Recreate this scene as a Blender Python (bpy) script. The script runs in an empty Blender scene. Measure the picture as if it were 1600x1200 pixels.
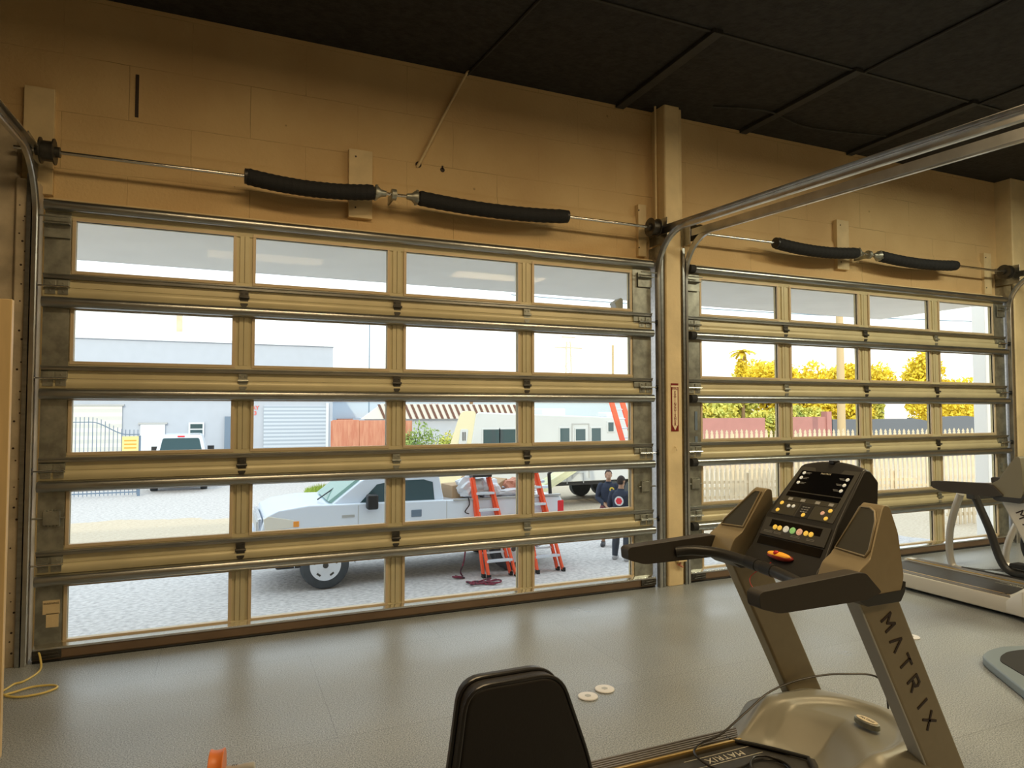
import bpy, bmesh, math, random
from mathutils import Vector, Matrix
random.seed(7)
PI = math.pi
SC = bpy.context.scene
COL = SC.collection

# ------------------------------------------------------------------ camera
YAW, PITCH, ROLL = 0.4044, 0.03797, -0.00034
cam_d = bpy.data.cameras.new('camera')
cam = bpy.data.objects.new('camera', cam_d)
COL.objects.link(cam)
fw = Vector((math.sin(YAW) * math.cos(PITCH), math.cos(YAW) * math.cos(PITCH), math.sin(PITCH)))
rt = Vector((math.cos(YAW), -math.sin(YAW), 0))
up = rt.cross(fw)
rt2 = rt * math.cos(ROLL) + up * math.sin(ROLL)
up2 = up * math.cos(ROLL) - rt * math.sin(ROLL)
M3 = Matrix((rt2, up2, -fw)).transposed()
cam.matrix_world = Matrix.Translation((0.92446, -5.35027, 1.638)) @ M3.to_4x4()
cam_d.sensor_width = 36.0
cam_d.lens = 1056.71 / 1600 * 36.0
cam_d.clip_start = 0.05
cam_d.clip_end = 600
SC.camera = cam

# ------------------------------------------------------------------ world, sun, lamps, exposure
W = bpy.data.worlds.new('world')
SC.world = W
W.use_nodes = True
wn = W.node_tree.nodes
wl = W.node_tree.links
bg = wn['Background']
tc = wn.new('ShaderNodeTexCoord')
sx = wn.new('ShaderNodeSeparateXYZ')
rp = wn.new('ShaderNodeValToRGB')
rp.color_ramp.elements[0].position = 0.0
rp.color_ramp.elements[0].color = (1.0, 0.97, 0.92, 1)
rp.color_ramp.elements[1].position = 0.5
rp.color_ramp.elements[1].color = (0.80, 0.90, 1.0, 1)
wl.new(tc.outputs['Generated'], sx.inputs[0])
wl.new(sx.outputs['Z'], rp.inputs[0])
wl.new(rp.outputs[0], bg.inputs['Color'])
bg.inputs['Strength'].default_value = 1.95

sun_d = bpy.data.lights.new('sun', 'SUN')
sun_d.energy = 1.7
sun_d.color = (1.0, 0.86, 0.62)
sun_d.angle = 0.02
sun = bpy.data.objects.new('sun', sun_d)
COL.objects.link(sun)
sd = Vector((0.30, 0.84, -0.44)).normalized()
sun.rotation_euler = sd.to_track_quat('-Z', 'Y').to_euler()


def area(name, loc, sx_, sy_, energy, color, rot=(0, 0, 0)):
    d = bpy.data.lights.new(name, 'AREA')
    d.shape = 'RECTANGLE'
    d.size = sx_
    d.size_y = sy_
    d.energy = energy
    d.color = color
    o = bpy.data.objects.new(name, d)
    COL.objects.link(o)
    o.location = loc
    o.rotation_euler = rot
    return o


WARM = (1.0, 0.73, 0.40)
area('ceiling_lamp', (1.4, -2.6, 4.3), 1.9, 0.6, 56, WARM)
area('ceiling_lamp', (4.9, -3.0, 4.3), 1.9, 0.6, 84, (1.0, 0.76, 0.44))
area('ceiling_lamp', (8.6, -3.0, 4.3), 1.9, 0.6, 160, (1.0, 0.93, 0.66))
area('ceiling_lamp', (1.6, -7.2, 4.3), 1.9, 0.6, 42, WARM)
area('ceiling_lamp', (6.0, -7.2, 4.3), 1.9, 0.6, 90, WARM)

SC.view_settings.view_transform = 'Standard'
SC.view_settings.look = 'None'
SC.view_settings.exposure = 0.0
SC.view_settings.gamma = 1.0
SC.view_settings.use_curve_mapping = False

GZ = -1.22          # yard level outside, the hall floor is a loading dock above it


# ------------------------------------------------------------------ materials
def mat(name, col, rough=0.6, metal=0.0, var=0.0, vscale=8.0, bump=0.0, bscale=60.0, spec=0.5, col2=None, aniso=None, coat=0.0):
    m = bpy.data.materials.new(name)
    m.use_nodes = True
    nt = m.node_tree
    b = nt.nodes['Principled BSDF']
    b.inputs['Base Color'].default_value = (*col, 1)
    b.inputs['Roughness'].default_value = rough
    b.inputs['Metallic'].default_value = metal
    b.inputs['Specular IOR Level'].default_value = spec
    b.inputs['Coat Weight'].default_value = coat
    t = nt.nodes.new('ShaderNodeTexCoord')
    if var > 0 or col2:
        n = nt.nodes.new('ShaderNodeTexNoise')
        n.inputs['Scale'].default_value = vscale
        n.inputs['Detail'].default_value = 6
        r = nt.nodes.new('ShaderNodeValToRGB')
        c2 = col2 or tuple(max(0, c * (1 - var)) for c in col)
        r.color_ramp.elements[0].position = 0.35
        r.color_ramp.elements[0].color = (*c2, 1)
        r.color_ramp.elements[1].position = 0.65
        r.color_ramp.elements[1].color = (*[min(1, c * (1 + var * .3)) for c in col], 1)
        if aniso:
            mp = nt.nodes.new('ShaderNodeMapping')
            mp.inputs['Scale'].default_value = aniso
            nt.links.new(t.outputs['Object'], mp.inputs[0])
            nt.links.new(mp.outputs[0], n.inputs['Vector'])
        else:
            nt.links.new(t.outputs['Object'], n.inputs['Vector'])
        nt.links.new(n.outputs['Fac'], r.inputs[0])
        nt.links.new(r.outputs[0], b.inputs['Base Color'])
    if bump > 0:
        n2 = nt.nodes.new('ShaderNodeTexNoise')
        n2.inputs['Scale'].default_value = bscale
        n2.inputs['Detail'].default_value = 4
        nt.links.new(t.outputs['Object'], n2.inputs['Vector'])
        bp = nt.nodes.new('ShaderNodeBump')
        bp.inputs['Strength'].default_value = bump
        bp.inputs['Distance'].default_value = 0.01
        nt.links.new(n2.outputs['Fac'], bp.inputs['Height'])
        nt.links.new(bp.outputs[0], b.inputs['Normal'])
    return m


def emis(name, col, s):
    m = bpy.data.materials.new(name)
    m.use_nodes = True
    b = m.node_tree.nodes['Principled BSDF']
    b.inputs['Base Color'].default_value = (*col, 1)
    b.inputs['Emission Color'].default_value = (*col, 1)
    b.inputs['Emission Strength'].default_value = s
    return m


def wall_mat():
    m = mat('painted_block_wall', (0.74, 0.58, 0.34), 0.75)
    nt = m.node_tree
    b = nt.nodes['Principled BSDF']
    t = nt.nodes.new('ShaderNodeTexCoord')
    mp = nt.nodes.new('ShaderNodeMapping')
    mp.inputs['Rotation'].default_value = (PI / 2, 0, 0)
    mp.inputs['Location'].default_value = (0.12, 0.05, 0)
    nt.links.new(t.outputs['Object'], mp.inputs[0])
    nz = nt.nodes.new('ShaderNodeTexNoise')
    nz.inputs['Scale'].default_value = 3
    mx = nt.nodes.new('ShaderNodeVectorMath')
    mx.operation = 'SCALE'
    mx.inputs['Scale'].default_value = 0.012
    nt.links.new(t.outputs['Object'], nz.inputs['Vector'])
    nt.links.new(nz.outputs['Color'], mx.inputs[0])
    ad = nt.nodes.new('ShaderNodeVectorMath')
    nt.links.new(mp.outputs[0], ad.inputs[0])
    nt.links.new(mx.outputs[0], ad.inputs[1])
    br = nt.nodes.new('ShaderNodeTexBrick')
    br.inputs['Scale'].default_value = 1.0
    br.inputs['Brick Width'].default_value = 0.81
    br.inputs['Row Height'].default_value = 0.405
    br.inputs['Mortar Size'].default_value = 0.0035
    br.inputs['Mortar Smooth'].default_value = 0.6
    br.inputs['Color1'].default_value = (0, 0, 0, 1)
    br.inputs['Color2'].default_value = (0, 0, 0, 1)
    br.inputs['Mortar'].default_value = (1, 1, 1, 1)
    nt.links.new(ad.outputs[0], br.inputs['Vector'])
    n1 = nt.nodes.new('ShaderNodeTexNoise')
    n1.inputs['Scale'].default_value = 2.2
    n1.inputs['Detail'].default_value = 3
    nt.links.new(t.outputs['Object'], n1.inputs['Vector'])
    r1 = nt.nodes.new('ShaderNodeValToRGB')
    r1.color_ramp.elements[0].position = 0.45
    r1.color_ramp.elements[1].position = 0.62
    nt.links.new(n1.outputs['Fac'], r1.inputs[0])
    mm = nt.nodes.new('ShaderNodeMath')
    mm.operation = 'MULTIPLY'
    nt.links.new(br.outputs['Color'], mm.inputs[0])
    nt.links.new(r1.outputs[0], mm.inputs[1])
    # paint tint patches, small chips
    n2 = nt.nodes.new('ShaderNodeTexNoise')
    n2.inputs['Scale'].default_value = 1.1
    n2.inputs['Detail'].default_value = 5
    nt.links.new(t.outputs['Object'], n2.inputs['Vector'])
    r2 = nt.nodes.new('ShaderNodeValToRGB')
    r2.color_ramp.elements[0].position = 0.35
    r2.color_ramp.elements[0].color = (0.60, 0.415, 0.205, 1)
    r2.color_ramp.elements[1].position = 0.7
    r2.color_ramp.elements[1].color = (0.72, 0.535, 0.28, 1)
    nt.links.new(n2.outputs['Fac'], r2.inputs[0])
    vo = nt.nodes.new('ShaderNodeTexVoronoi')
    vo.inputs['Scale'].default_value = 3.1
    vo.inputs['Randomness'].default_value = 1
    nt.links.new(t.outputs['Object'], vo.inputs['Vector'])
    lt = nt.nodes.new('ShaderNodeMath')
    lt.operation = 'LESS_THAN'
    lt.inputs[1].default_value = 0.035
    nt.links.new(vo.outputs['Distance'], lt.inputs[0])
    mx2 = nt.nodes.new('ShaderNodeMath')
    mx2.operation = 'MAXIMUM'
    nt.links.new(mm.outputs[0], mx2.inputs[0])
    nt.links.new(lt.outputs[0], mx2.inputs[1])
    mc = nt.nodes.new('ShaderNodeMix')
    mc.data_type = 'RGBA'
    mc.inputs['B'].default_value = (0.22, 0.14, 0.06, 1)
    sc = nt.nodes.new('ShaderNodeMath')
    sc.operation = 'MULTIPLY'
    sc.inputs[1].default_value = 0.5
    nt.links.new(mx2.outputs[0], sc.inputs[0])
    nt.links.new(sc.outputs[0], mc.inputs['Factor'])
    nt.links.new(r2.outputs[0], mc.inputs['A'])
    nt.links.new(mc.outputs['Result'], b.inputs['Base Color'])
    n3 = nt.nodes.new('ShaderNodeTexNoise')
    n3.inputs['Scale'].default_value = 45
    n3.inputs['Detail'].default_value = 6
    nt.links.new(t.outputs['Object'], n3.inputs['Vector'])
    sb = nt.nodes.new('ShaderNodeMath')
    sb.operation = 'SUBTRACT'
    nt.links.new(n3.outputs['Fac'], sb.inputs[0])
    nt.links.new(br.outputs['Color'], sb.inputs[1])
    bp = nt.nodes.new('ShaderNodeBump')
    bp.inputs['Strength'].default_value = 0.55
    bp.inputs['Distance'].default_value = 0.008
    nt.links.new(sb.outputs[0], bp.inputs['Height'])
    nt.links.new(bp.outputs[0], b.inputs['Normal'])
    return m


def floor_mat():
    m = mat('rubber_gym_floor', (0.2, 0.2, 0.19), 0.5)
    nt = m.node_tree
    b = nt.nodes['Principled BSDF']
    t = nt.nodes.new('ShaderNodeTexCoord')
    n = nt.nodes.new('ShaderNodeTexNoise')
    n.inputs['Scale'].default_value = 150
    n.inputs['Detail'].default_value = 4
    nt.links.new(t.outputs['Object'], n.inputs['Vector'])
    r = nt.nodes.new('ShaderNodeValToRGB')
    b.inputs['Specular IOR Level'].default_value = 0.95
    r.color_ramp.elements[0].position = 0.36
    r.color_ramp.elements[0].color = (0.145, 0.170, 0.182, 1)
    r.color_ramp.elements[1].position = 0.66
    r.color_ramp.elements[1].color = (0.56, 0.60, 0.63, 1)
    nt.links.new(n.outputs['Fac'], r.inputs[0])
    n2 = nt.nodes.new('ShaderNodeTexNoise')
    n2.inputs['Scale'].default_value = 1.3
    n2.inputs['Detail'].default_value = 5
    nt.links.new(t.outputs['Object'], n2.inputs['Vector'])
    r2 = nt.nodes.new('ShaderNodeValToRGB')
    r2.color_ramp.elements[0].position = 0.3
    r2.color_ramp.elements[0].color = (0.80, 0.80, 0.80, 1)
    r2.color_ramp.elements[1].position = 0.7
    r2.color_ramp.elements[1].color = (1.0, 1.0, 1.0, 1)
    nt.links.new(n2.outputs['Fac'], r2.inputs[0])
    # mat seams
    br = nt.nodes.new('ShaderNodeTexBrick')
    br.offset = 0.5
    br.inputs['Scale'].default_value = 1
    br.inputs['Brick Width'].default_value = 1.83
    br.inputs['Row Height'].default_value = 1.22
    br.inputs['Mortar Size'].default_value = 0.002
    br.inputs['Mortar Smooth'].default_value = 0.5
    br.inputs['Color1'].default_value = (1, 1, 1, 1)
    br.inputs['Color2'].default_value = (0.93, 0.93, 0.93, 1)
    br.inputs['Mortar'].default_value = (0.55, 0.55, 0.55, 1)
    mp = nt.nodes.new('ShaderNodeMapping')
    mp.inputs['Location'].default_value = (0.35, 0.62, 0)
    nt.links.new(t.outputs['Object'], mp.inputs[0])
    nt.links.new(mp.outputs[0], br.inputs['Vector'])
    prev = r.outputs[0]
    for o in (r2.outputs[0], br.outputs['Color']):
        mx = nt.nodes.new('ShaderNodeMix')
        mx.data_type = 'RGBA'
        mx.blend_type = 'MULTIPLY'
        mx.inputs['Factor'].default_value = 1
        nt.links.new(prev, mx.inputs['A'])
        nt.links.new(o, mx.inputs['B'])
        prev = mx.outputs['Result']
    nt.links.new(prev, b.inputs['Base Color'])
    rr = nt.nodes.new('ShaderNodeMapRange')
    rr.inputs['From Min'].default_value = 0.3
    rr.inputs['From Max'].default_value = 0.7
    rr.inputs['To Min'].default_value = 0.27
    rr.inputs['To Max'].default_value = 0.44
    nt.links.new(n2.outputs['Fac'], rr.inputs[0])
    nt.links.new(rr.outputs[0], b.inputs['Roughness'])
    bp = nt.nodes.new('ShaderNodeBump')
    bp.inputs['Strength'].default_value = 0.18
    bp.inputs['Distance'].default_value = 0.002
    nt.links.new(n.outputs['Fac'], bp.inputs['Height'])
    nt.links.new(bp.outputs[0], b.inputs['Normal'])
    return m


def ground_mat():
    m = mat('yard_ground', (0.4, 0.4, 0.4), 0.9)
    nt = m.node_tree
    b = nt.nodes['Principled BSDF']
    t = nt.nodes.new('ShaderNodeTexCoord')
    sp = nt.nodes.new('ShaderNodeSeparateXYZ')
    nt.links.new(t.outputs['Object'], sp.inputs[0])
    n = nt.nodes.new('ShaderNodeTexNoise')
    n.inputs['Scale'].default_value = 0.55
    n.inputs['Detail'].default_value = 6
    mp = nt.nodes.new('ShaderNodeMapping')
    mp.inputs['Scale'].default_value = (0.9, 1.3, 1)
    nt.links.new(t.outputs['Object'], mp.inputs[0])
    nt.links.new(mp.outputs[0], n.inputs['Vector'])

    def math_(op, a, bb):
        x = nt.nodes.new('ShaderNodeMath')
        x.operation = op
        for i, v in enumerate((a, bb)):
            if isinstance(v, (int, float)):
                x.inputs[i].default_value = v
            else:
                nt.links.new(v, x.inputs[i])
        return x.outputs[0]
    yy = math_('ADD', sp.outputs['Y'], math_('MULTIPLY', math_('SUBTRACT', n.outputs['Fac'], 0.5), 3.2))
    # asphalt close by, a sand strip from y 10.6 to 15, asphalt again behind; the strip widens to the right
    xs = math_('MULTIPLY', math_('MAXIMUM', math_('SUBTRACT', sp.outputs['X'], 3.0), 0.0), 0.42)
    lo = math_('SUBTRACT', 10.4, xs)
    hi = math_('ADD', 14.6, math_('MULTIPLY', xs, 3.0))
    a1 = math_('GREATER_THAN', yy, lo)
    a2 = math_('LESS_THAN', yy, hi)
    s = math_('MULTIPLY', a1, a2)
    g = nt.nodes.new('ShaderNodeTexNoise')
    g.inputs['Scale'].default_value = 14
    g.inputs['Detail'].default_value = 8
    nt.links.new(mp.outputs[0], g.inputs['Vector'])
    ra = nt.nodes.new('ShaderNodeValToRGB')
    ra.color_ramp.elements[0].position = 0.3
    ra.color_ramp.elements[0].color = (0.38, 0.36, 0.35, 1)
    ra.color_ramp.elements[1].position = 0.62
    ra.color_ramp.elements[1].color = (0.62, 0.59, 0.57, 1)
    rs = nt.nodes.new('ShaderNodeValToRGB')
    rs.color_ramp.elements[0].position = 0.3
    rs.color_ramp.elements[0].color = (0.50, 0.40, 0.28, 1)
    rs.color_ramp.elements[1].position = 0.62
    rs.color_ramp.elements[1].color = (0.62, 0.53, 0.40, 1)
    nt.links.new(g.outputs['Fac'], ra.inputs[0])
    nt.links.new(g.outputs['Fac'], rs.inputs[0])
    mx = nt.nodes.new('ShaderNodeMix')
    mx.data_type = 'RGBA'
    nt.links.new(s, mx.inputs['Factor'])
    nt.links.new(ra.outputs[0], mx.inputs['A'])
    nt.links.new(rs.outputs[0], mx.inputs['B'])
    nt.links.new(mx.outputs['Result'], b.inputs['Base Color'])
    bp = nt.nodes.new('ShaderNodeBump')
    bp.inputs['Strength'].default_value = 0.6
    bp.inputs['Distance'].default_value = 0.03
    nt.links.new(g.outputs['Fac'], bp.inputs['Height'])
    nt.links.new(bp.outputs[0], b.inputs['Normal'])
    return m


def glass_mat(name, tint=(0.97, 0.99, 0.98), gloss=0.006):
    m = bpy.data.materials.new(name)
    m.use_nodes = True
    nt = m.node_tree
    nt.nodes.remove(nt.nodes['Principled BSDF'])
    o = nt.nodes['Material Output']
    tr = nt.nodes.new('ShaderNodeBsdfTransparent')
    tr.inputs[0].default_value = (*tint, 1)
    gl = nt.nodes.new('ShaderNodeBsdfGlossy')
    gl.inputs['Roughness'].default_value = 0.02
    mx = nt.nodes.new('ShaderNodeMixShader')
    mx.inputs[0].default_value = gloss
    nt.links.new(tr.outputs[0], mx.inputs[1])
    nt.links.new(gl.outputs[0], mx.inputs[2])
    nt.links.new(mx.outputs[0], o.inputs[0])
    return m


def stripe_mat(name, c1, c2, scale, axis='X', rough=0.7, metal=0.0, skew=0.0):
    m = mat(name, c1, rough, metal)
    nt = m.node_tree
    b = nt.nodes['Principled BSDF']
    t = nt.nodes.new('ShaderNodeTexCoord')
    mp = nt.nodes.new('ShaderNodeMapping')
    mp.inputs['Rotation'].default_value = (0, skew, 0)
    nt.links.new(t.outputs['Object'], mp.inputs[0])
    wv = nt.nodes.new('ShaderNodeTexWave')
    wv.bands_direction = axis
    wv.inputs['Scale'].default_value = scale
    nt.links.new(mp.outputs[0], wv.inputs['Vector'])
    r = nt.nodes.new('ShaderNodeValToRGB')
    r.color_ramp.elements[0].position = 0.42
    r.color_ramp.elements[0].color = (*c1, 1)
    r.color_ramp.elements[1].position = 0.55
    r.color_ramp.elements[1].color = (*c2, 1)
    nt.links.new(wv.outputs['Fac'], r.inputs[0])
    nt.links.new(r.outputs[0], b.inputs['Base Color'])
    return m


MT = {
    'wall': wall_mat(),
    'floor': floor_mat(),
    'ground': ground_mat(),
    'ceiling': mat('black_ceiling_board', (0.020, 0.019, 0.018), 0.8, var=0.5, vscale=14, bump=0.8, bscale=22),
    'blackpaint': mat('black_painted_wood', (0.03, 0.03, 0.028), 0.65, var=0.3, vscale=10),
    'board': mat('painted_board', (0.72, 0.57, 0.33), 0.6, var=0.12, vscale=6, bump=0.2, bscale=30),
    'column': mat('painted_column', (0.80, 0.64, 0.37), 0.6, var=0.15, vscale=3, bump=0.3, bscale=18),
    'jamb': mat('greyish_jamb_paint', (0.56, 0.47, 0.33), 0.65, var=0.3, vscale=5, bump=0.3, bscale=20),
    'rail': mat('beige_door_aluminium', (0.62, 0.55, 0.345), 0.40, 0.12, var=0.08, vscale=4),
    'brownrail': mat('dark_brown_rail', (0.20, 0.135, 0.085), 0.45, 0.2, var=0.15, vscale=3),  # dark brown for the bottom rail of each door
    'bead': mat('beige_glazing_bead', (0.62, 0.50, 0.33), 0.45, 0.1),
    'galv': mat('galvanised_steel', (0.42, 0.43, 0.42), 0.30, 0.95, var=0.18, vscale=9, aniso=(0.6, 4, 4)),
    'galvplate': mat('galvanised_plate', (0.42, 0.43, 0.38), 0.42, 0.8, var=0.35, vscale=12),
    'trackm': mat('zinc_track_steel', (0.62, 0.62, 0.60), 0.28, 0.95, var=0.15, vscale=8),
    'darkmetal': mat('dark_hardware_steel', (0.10, 0.095, 0.085), 0.45, 0.8, var=0.3, vscale=20),
    'bright': mat('bright_steel', (0.75, 0.74, 0.70), 0.22, 1.0),
    'black': mat('black_plastic', (0.016, 0.016, 0.017), 0.42),
    'matblack': mat('black_fabric_sleeve', (0.010, 0.011, 0.013), 0.8, bump=0.5, bscale=90),
    'rubber': mat('black_rubber', (0.02, 0.02, 0.02), 0.75),
    'glass': glass_mat('window_glass'),
    'tannedboard': mat('tan_plywood_panel', (0.74, 0.54, 0.27), 0.5, var=0.10, vscale=5, aniso=(4, 4, 0.5)),
    'white': mat('white_plastic', (0.82, 0.82, 0.84), 0.45),
    'whitepaint': mat('white_paint', (0.68, 0.71, 0.74), 0.5),
    'cord': mat('yellow_cord_jacket', (0.75, 0.58, 0.18), 0.45),
    'blackcord': mat('black_cord_jacket', (0.02, 0.018, 0.017), 0.3),
    'padblack': mat('black_vinyl_pad', (0.012, 0.010, 0.010), 0.5, bump=0.12, bscale=220),
    'padside': mat('black_vinyl_piping', (0.03, 0.03, 0.032), 0.28),
    'orangep': mat('orange_plastic', (0.80, 0.22, 0.05), 0.38),
    'greyp': mat('grey_plastic', (0.45, 0.46, 0.46), 0.4),
    # treadmill
    'tmframe': mat('warm_lit_powder_coat', (0.30, 0.25, 0.165), 0.33, 0.45, var=0.05, vscale=20),  # warm lamp light mixed into the grey coat colour
    'tmhouse': mat('warm_lit_housing', (0.40, 0.33, 0.21), 0.36, 0.25, var=0.04, vscale=20),  # housing grey with the gold of the lamp light in it
    'tmdark': mat('dark_charcoal_plastic', (0.030, 0.030, 0.030), 0.38),
    'tmgrip': mat('soft_black_grip', (0.045, 0.038, 0.030), 0.55, bump=0.1, bscale=300),
    'tminset': mat('olive_grey_inset', (0.060, 0.056, 0.038), 0.5),
    'tmface': mat('console_face_grey', (0.075, 0.074, 0.066), 0.4),
    'tmscreen': mat('black_screen', (0.006, 0.006, 0.007), 0.12),
    'tmcover': mat('motor_cover_grey', (0.30, 0.285, 0.225), 0.42, 0.15),
    'tmbelt': mat('running_belt', (0.05, 0.047, 0.042), 0.5, var=0.2, vscale=40),
    'tmrail': mat('ribbed_side_rail', (0.22, 0.20, 0.18), 0.4, 0.3),
    'gold': mat('gold_trim_strip', (0.75, 0.50, 0.16), 0.3, 0.6),
    'ltext': mat('pale_lettering', (0.75, 0.70, 0.55), 0.5),
    'dtext': mat('dark_lettering', (0.03, 0.015, 0.01), 0.5),
    'key_y': emis('yellow_lit_key', (0.95, 0.62, 0.10), 0.45),
    'key_w': emis('white_lit_key', (0.80, 0.80, 0.70), 0.30),
    'key_g': emis('green_lit_key', (0.35, 0.70, 0.25), 0.30),
    'key_r': emis('red_ringed_key', (0.85, 0.50, 0.35), 0.30),
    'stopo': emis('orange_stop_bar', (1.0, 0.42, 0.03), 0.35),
    'stopr': mat('dark_red_stop_base', (0.35, 0.03, 0.02), 0.35),
    'red': mat('red_plastic', (0.75, 0.03, 0.03), 0.35),
    'tmpalelit': mat('pale_lit_machine_coat', (0.66, 0.64, 0.58), 0.32, 0.1),  # the tmframe coat again, made paler for the light at the right
    'silver': mat('silver_tube_coat', (0.55, 0.52, 0.47), 0.35, 0.5),
    # yard
    'soffit': mat('grey_soffit_board', (0.95, 0.95, 0.92), 0.8, var=0.04, vscale=2),
    'bldwhite': mat('white_block_paint', (0.47, 0.51, 0.58), 0.8, var=0.03, vscale=3),
    'shutter': stripe_mat('grey_slat_shutter', (0.36, 0.42, 0.50), (0.54, 0.60, 0.68), 1.9, 'Z'),
    'garage': stripe_mat('cream_panel_garage', (0.60, 0.60, 0.57), (0.68, 0.68, 0.64), 1.0, 'Z'),
    'bluegrey': mat('blue_grey_panel', (0.16, 0.22, 0.30), 0.5),
    'iron': mat('grey_blue_iron', (0.13, 0.19, 0.28), 0.6),
    'yellow': mat('yellow_notice', (0.85, 0.70, 0.28), 0.5),
    'truck': mat('white_truck_paint', (0.76, 0.84, 0.96), 0.22, coat=0.6),
    'truckglass': mat('tinted_vehicle_glass', (0.05, 0.09, 0.10), 0.06),
    'windscreen': mat('windscreen_glass', (0.30, 0.48, 0.42), 0.05),
    'tyre': mat('grey_black_tyre', (0.06, 0.07, 0.08), 0.8, var=0.2, vscale=15),
    'wheel': mat('silver_steel_wheel', (0.72, 0.76, 0.82), 0.35, 0.15),
    'chrome': mat('chrome_trim', (0.7, 0.72, 0.75), 0.15, 1.0),
    'lamp': mat('clear_headlamp', (0.80, 0.78, 0.70), 0.15),
    'amber': mat('amber_lens', (0.9, 0.35, 0.05), 0.3),
    'taillight': mat('red_lens', (0.75, 0.03, 0.04), 0.2),
    'ladder': mat('orange_fibreglass', (0.95, 0.13, 0.05), 0.5),
    'alu': mat('ladder_aluminium', (0.72, 0.78, 0.86), 0.4, 0.2),
    'rv': mat('cream_trailer_skin', (0.60, 0.63, 0.64), 0.5, var=0.04, vscale=2),
    'rvcap': mat('yellowed_trailer_cap', (0.72, 0.67, 0.46), 0.5),
    'rust': mat('rust_red_metal', (0.52, 0.20, 0.13), 0.8, col2=(0.62, 0.30, 0.20), vscale=3, aniso=(4, 4, 0.6)),
    'pink': mat('pink_block_paint', (0.46, 0.22, 0.20), 0.85, var=0.06, vscale=2),
    'greywall': mat('grey_sheet_wall', (0.14, 0.155, 0.18), 0.8),
    'leaf': mat('green_leaves', (0.20, 0.32, 0.09), 0.7, col2=(0.36, 0.46, 0.14), vscale=2.5),
    'leafy': mat('backlit_yellow_leaves', (0.95, 0.74, 0.05), 0.7, col2=(0.78, 0.62, 0.06), vscale=1.2),  # glow of light through the leaves put into this yellow
    'leafg': mat('olive_green_leaves', (0.50, 0.56, 0.14), 0.7, col2=(0.78, 0.68, 0.12), vscale=1.6),
    'bark': mat('brown_bark', (0.28, 0.18, 0.10), 0.9),
    'grass': mat('bright_grass', (0.36, 0.45, 0.08), 0.8, col2=(0.22, 0.34, 0.05), vscale=3),
    'timber': mat('pale_treated_timber', (0.66, 0.66, 0.42), 0.7, var=0.15, vscale=4, aniso=(0.5, 6, 6)),
    'picket': mat('sun_bleached_picket', (0.72, 0.60, 0.42), 0.8, var=0.15, vscale=3),
    'pole': mat('wooden_utility_pole', (0.55, 0.42, 0.24), 0.9),
    'cable': mat('blue_grey_cable', (0.20, 0.28, 0.36), 0.7),
    'card': mat('brown_cardboard', (0.45, 0.30, 0.17), 0.8),
    'tarp': mat('white_plastic_sheet', (0.72, 0.75, 0.80), 0.5),
    'rope': mat('red_black_rope', (0.26, 0.03, 0.06), 0.8, col2=(0.03, 0.02, 0.03), vscale=18),
    'skin': mat('light_brown_skin', (0.42, 0.24, 0.15), 0.6),
    'hair': mat('dark_brown_hair', (0.03, 0.02, 0.016), 0.8),
    'navy': mat('navy_cotton', (0.025, 0.032, 0.055), 0.85),
    'jeans': mat('dark_grey_denim', (0.055, 0.065, 0.085), 0.9, var=0.2, vscale=20),
    'shorts': mat('maroon_shorts_cloth', (0.20, 0.06, 0.07), 0.9),
    'shoe': mat('grey_trainer', (0.42, 0.42, 0.43), 0.7),
    'darkshoe': mat('dark_trainer', (0.06, 0.06, 0.07), 0.7),
    'emby': mat('yellow_emblem', (0.85, 0.62, 0.08), 0.6),
    'signred': mat('sign_dark_red', (0.20, 0.015, 0.012), 0.4),
    'signcream': mat('sign_cream', (0.85, 0.72, 0.48), 0.4),
    'redtext': mat('red_wall_lettering', (0.75, 0.16, 0.14), 0.7),
}


# ------------------------------------------------------------------ helpers
def box(bm, x0, x1, y0, y1, z0, z1):
    v = [bm.verts.new(p) for p in ((x0, y0, z0), (x1, y0, z0), (x1, y1, z0), (x0, y1, z0), (x0, y0, z1), (x1, y0, z1), (x1, y1, z1), (x0, y1, z1))]
    for f in ((3, 2, 1, 0), (4, 5, 6, 7), (0, 1, 5, 4), (1, 2, 6, 5), (2, 3, 7, 6), (3, 0, 4, 7)):
        bm.faces.new([v[i] for i in f])
    return v


def prism(bm, pts, a0, a1, axis='y'):
    """extrude a 2-D outline along an axis: axis y -> pts are (x,z); axis x -> (y,z); axis z -> (x,y)"""
    def P(p, a):
        if axis == 'y':
            return (p[0], a, p[1])
        if axis == 'x':
            return (a, p[0], p[1])
        return (p[0], p[1], a)
    va = [bm.verts.new(P(p, a0)) for p in pts]
    vb = [bm.verts.new(P(p, a1)) for p in pts]
    n = len(pts)
    fs = [bm.faces.new(va[::-1]), bm.faces.new(vb)]
    for i in range(n):
        fs.append(bm.faces.new((va[i], va[(i + 1) % n], vb[(i + 1) % n], vb[i])))
    return fs


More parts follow.
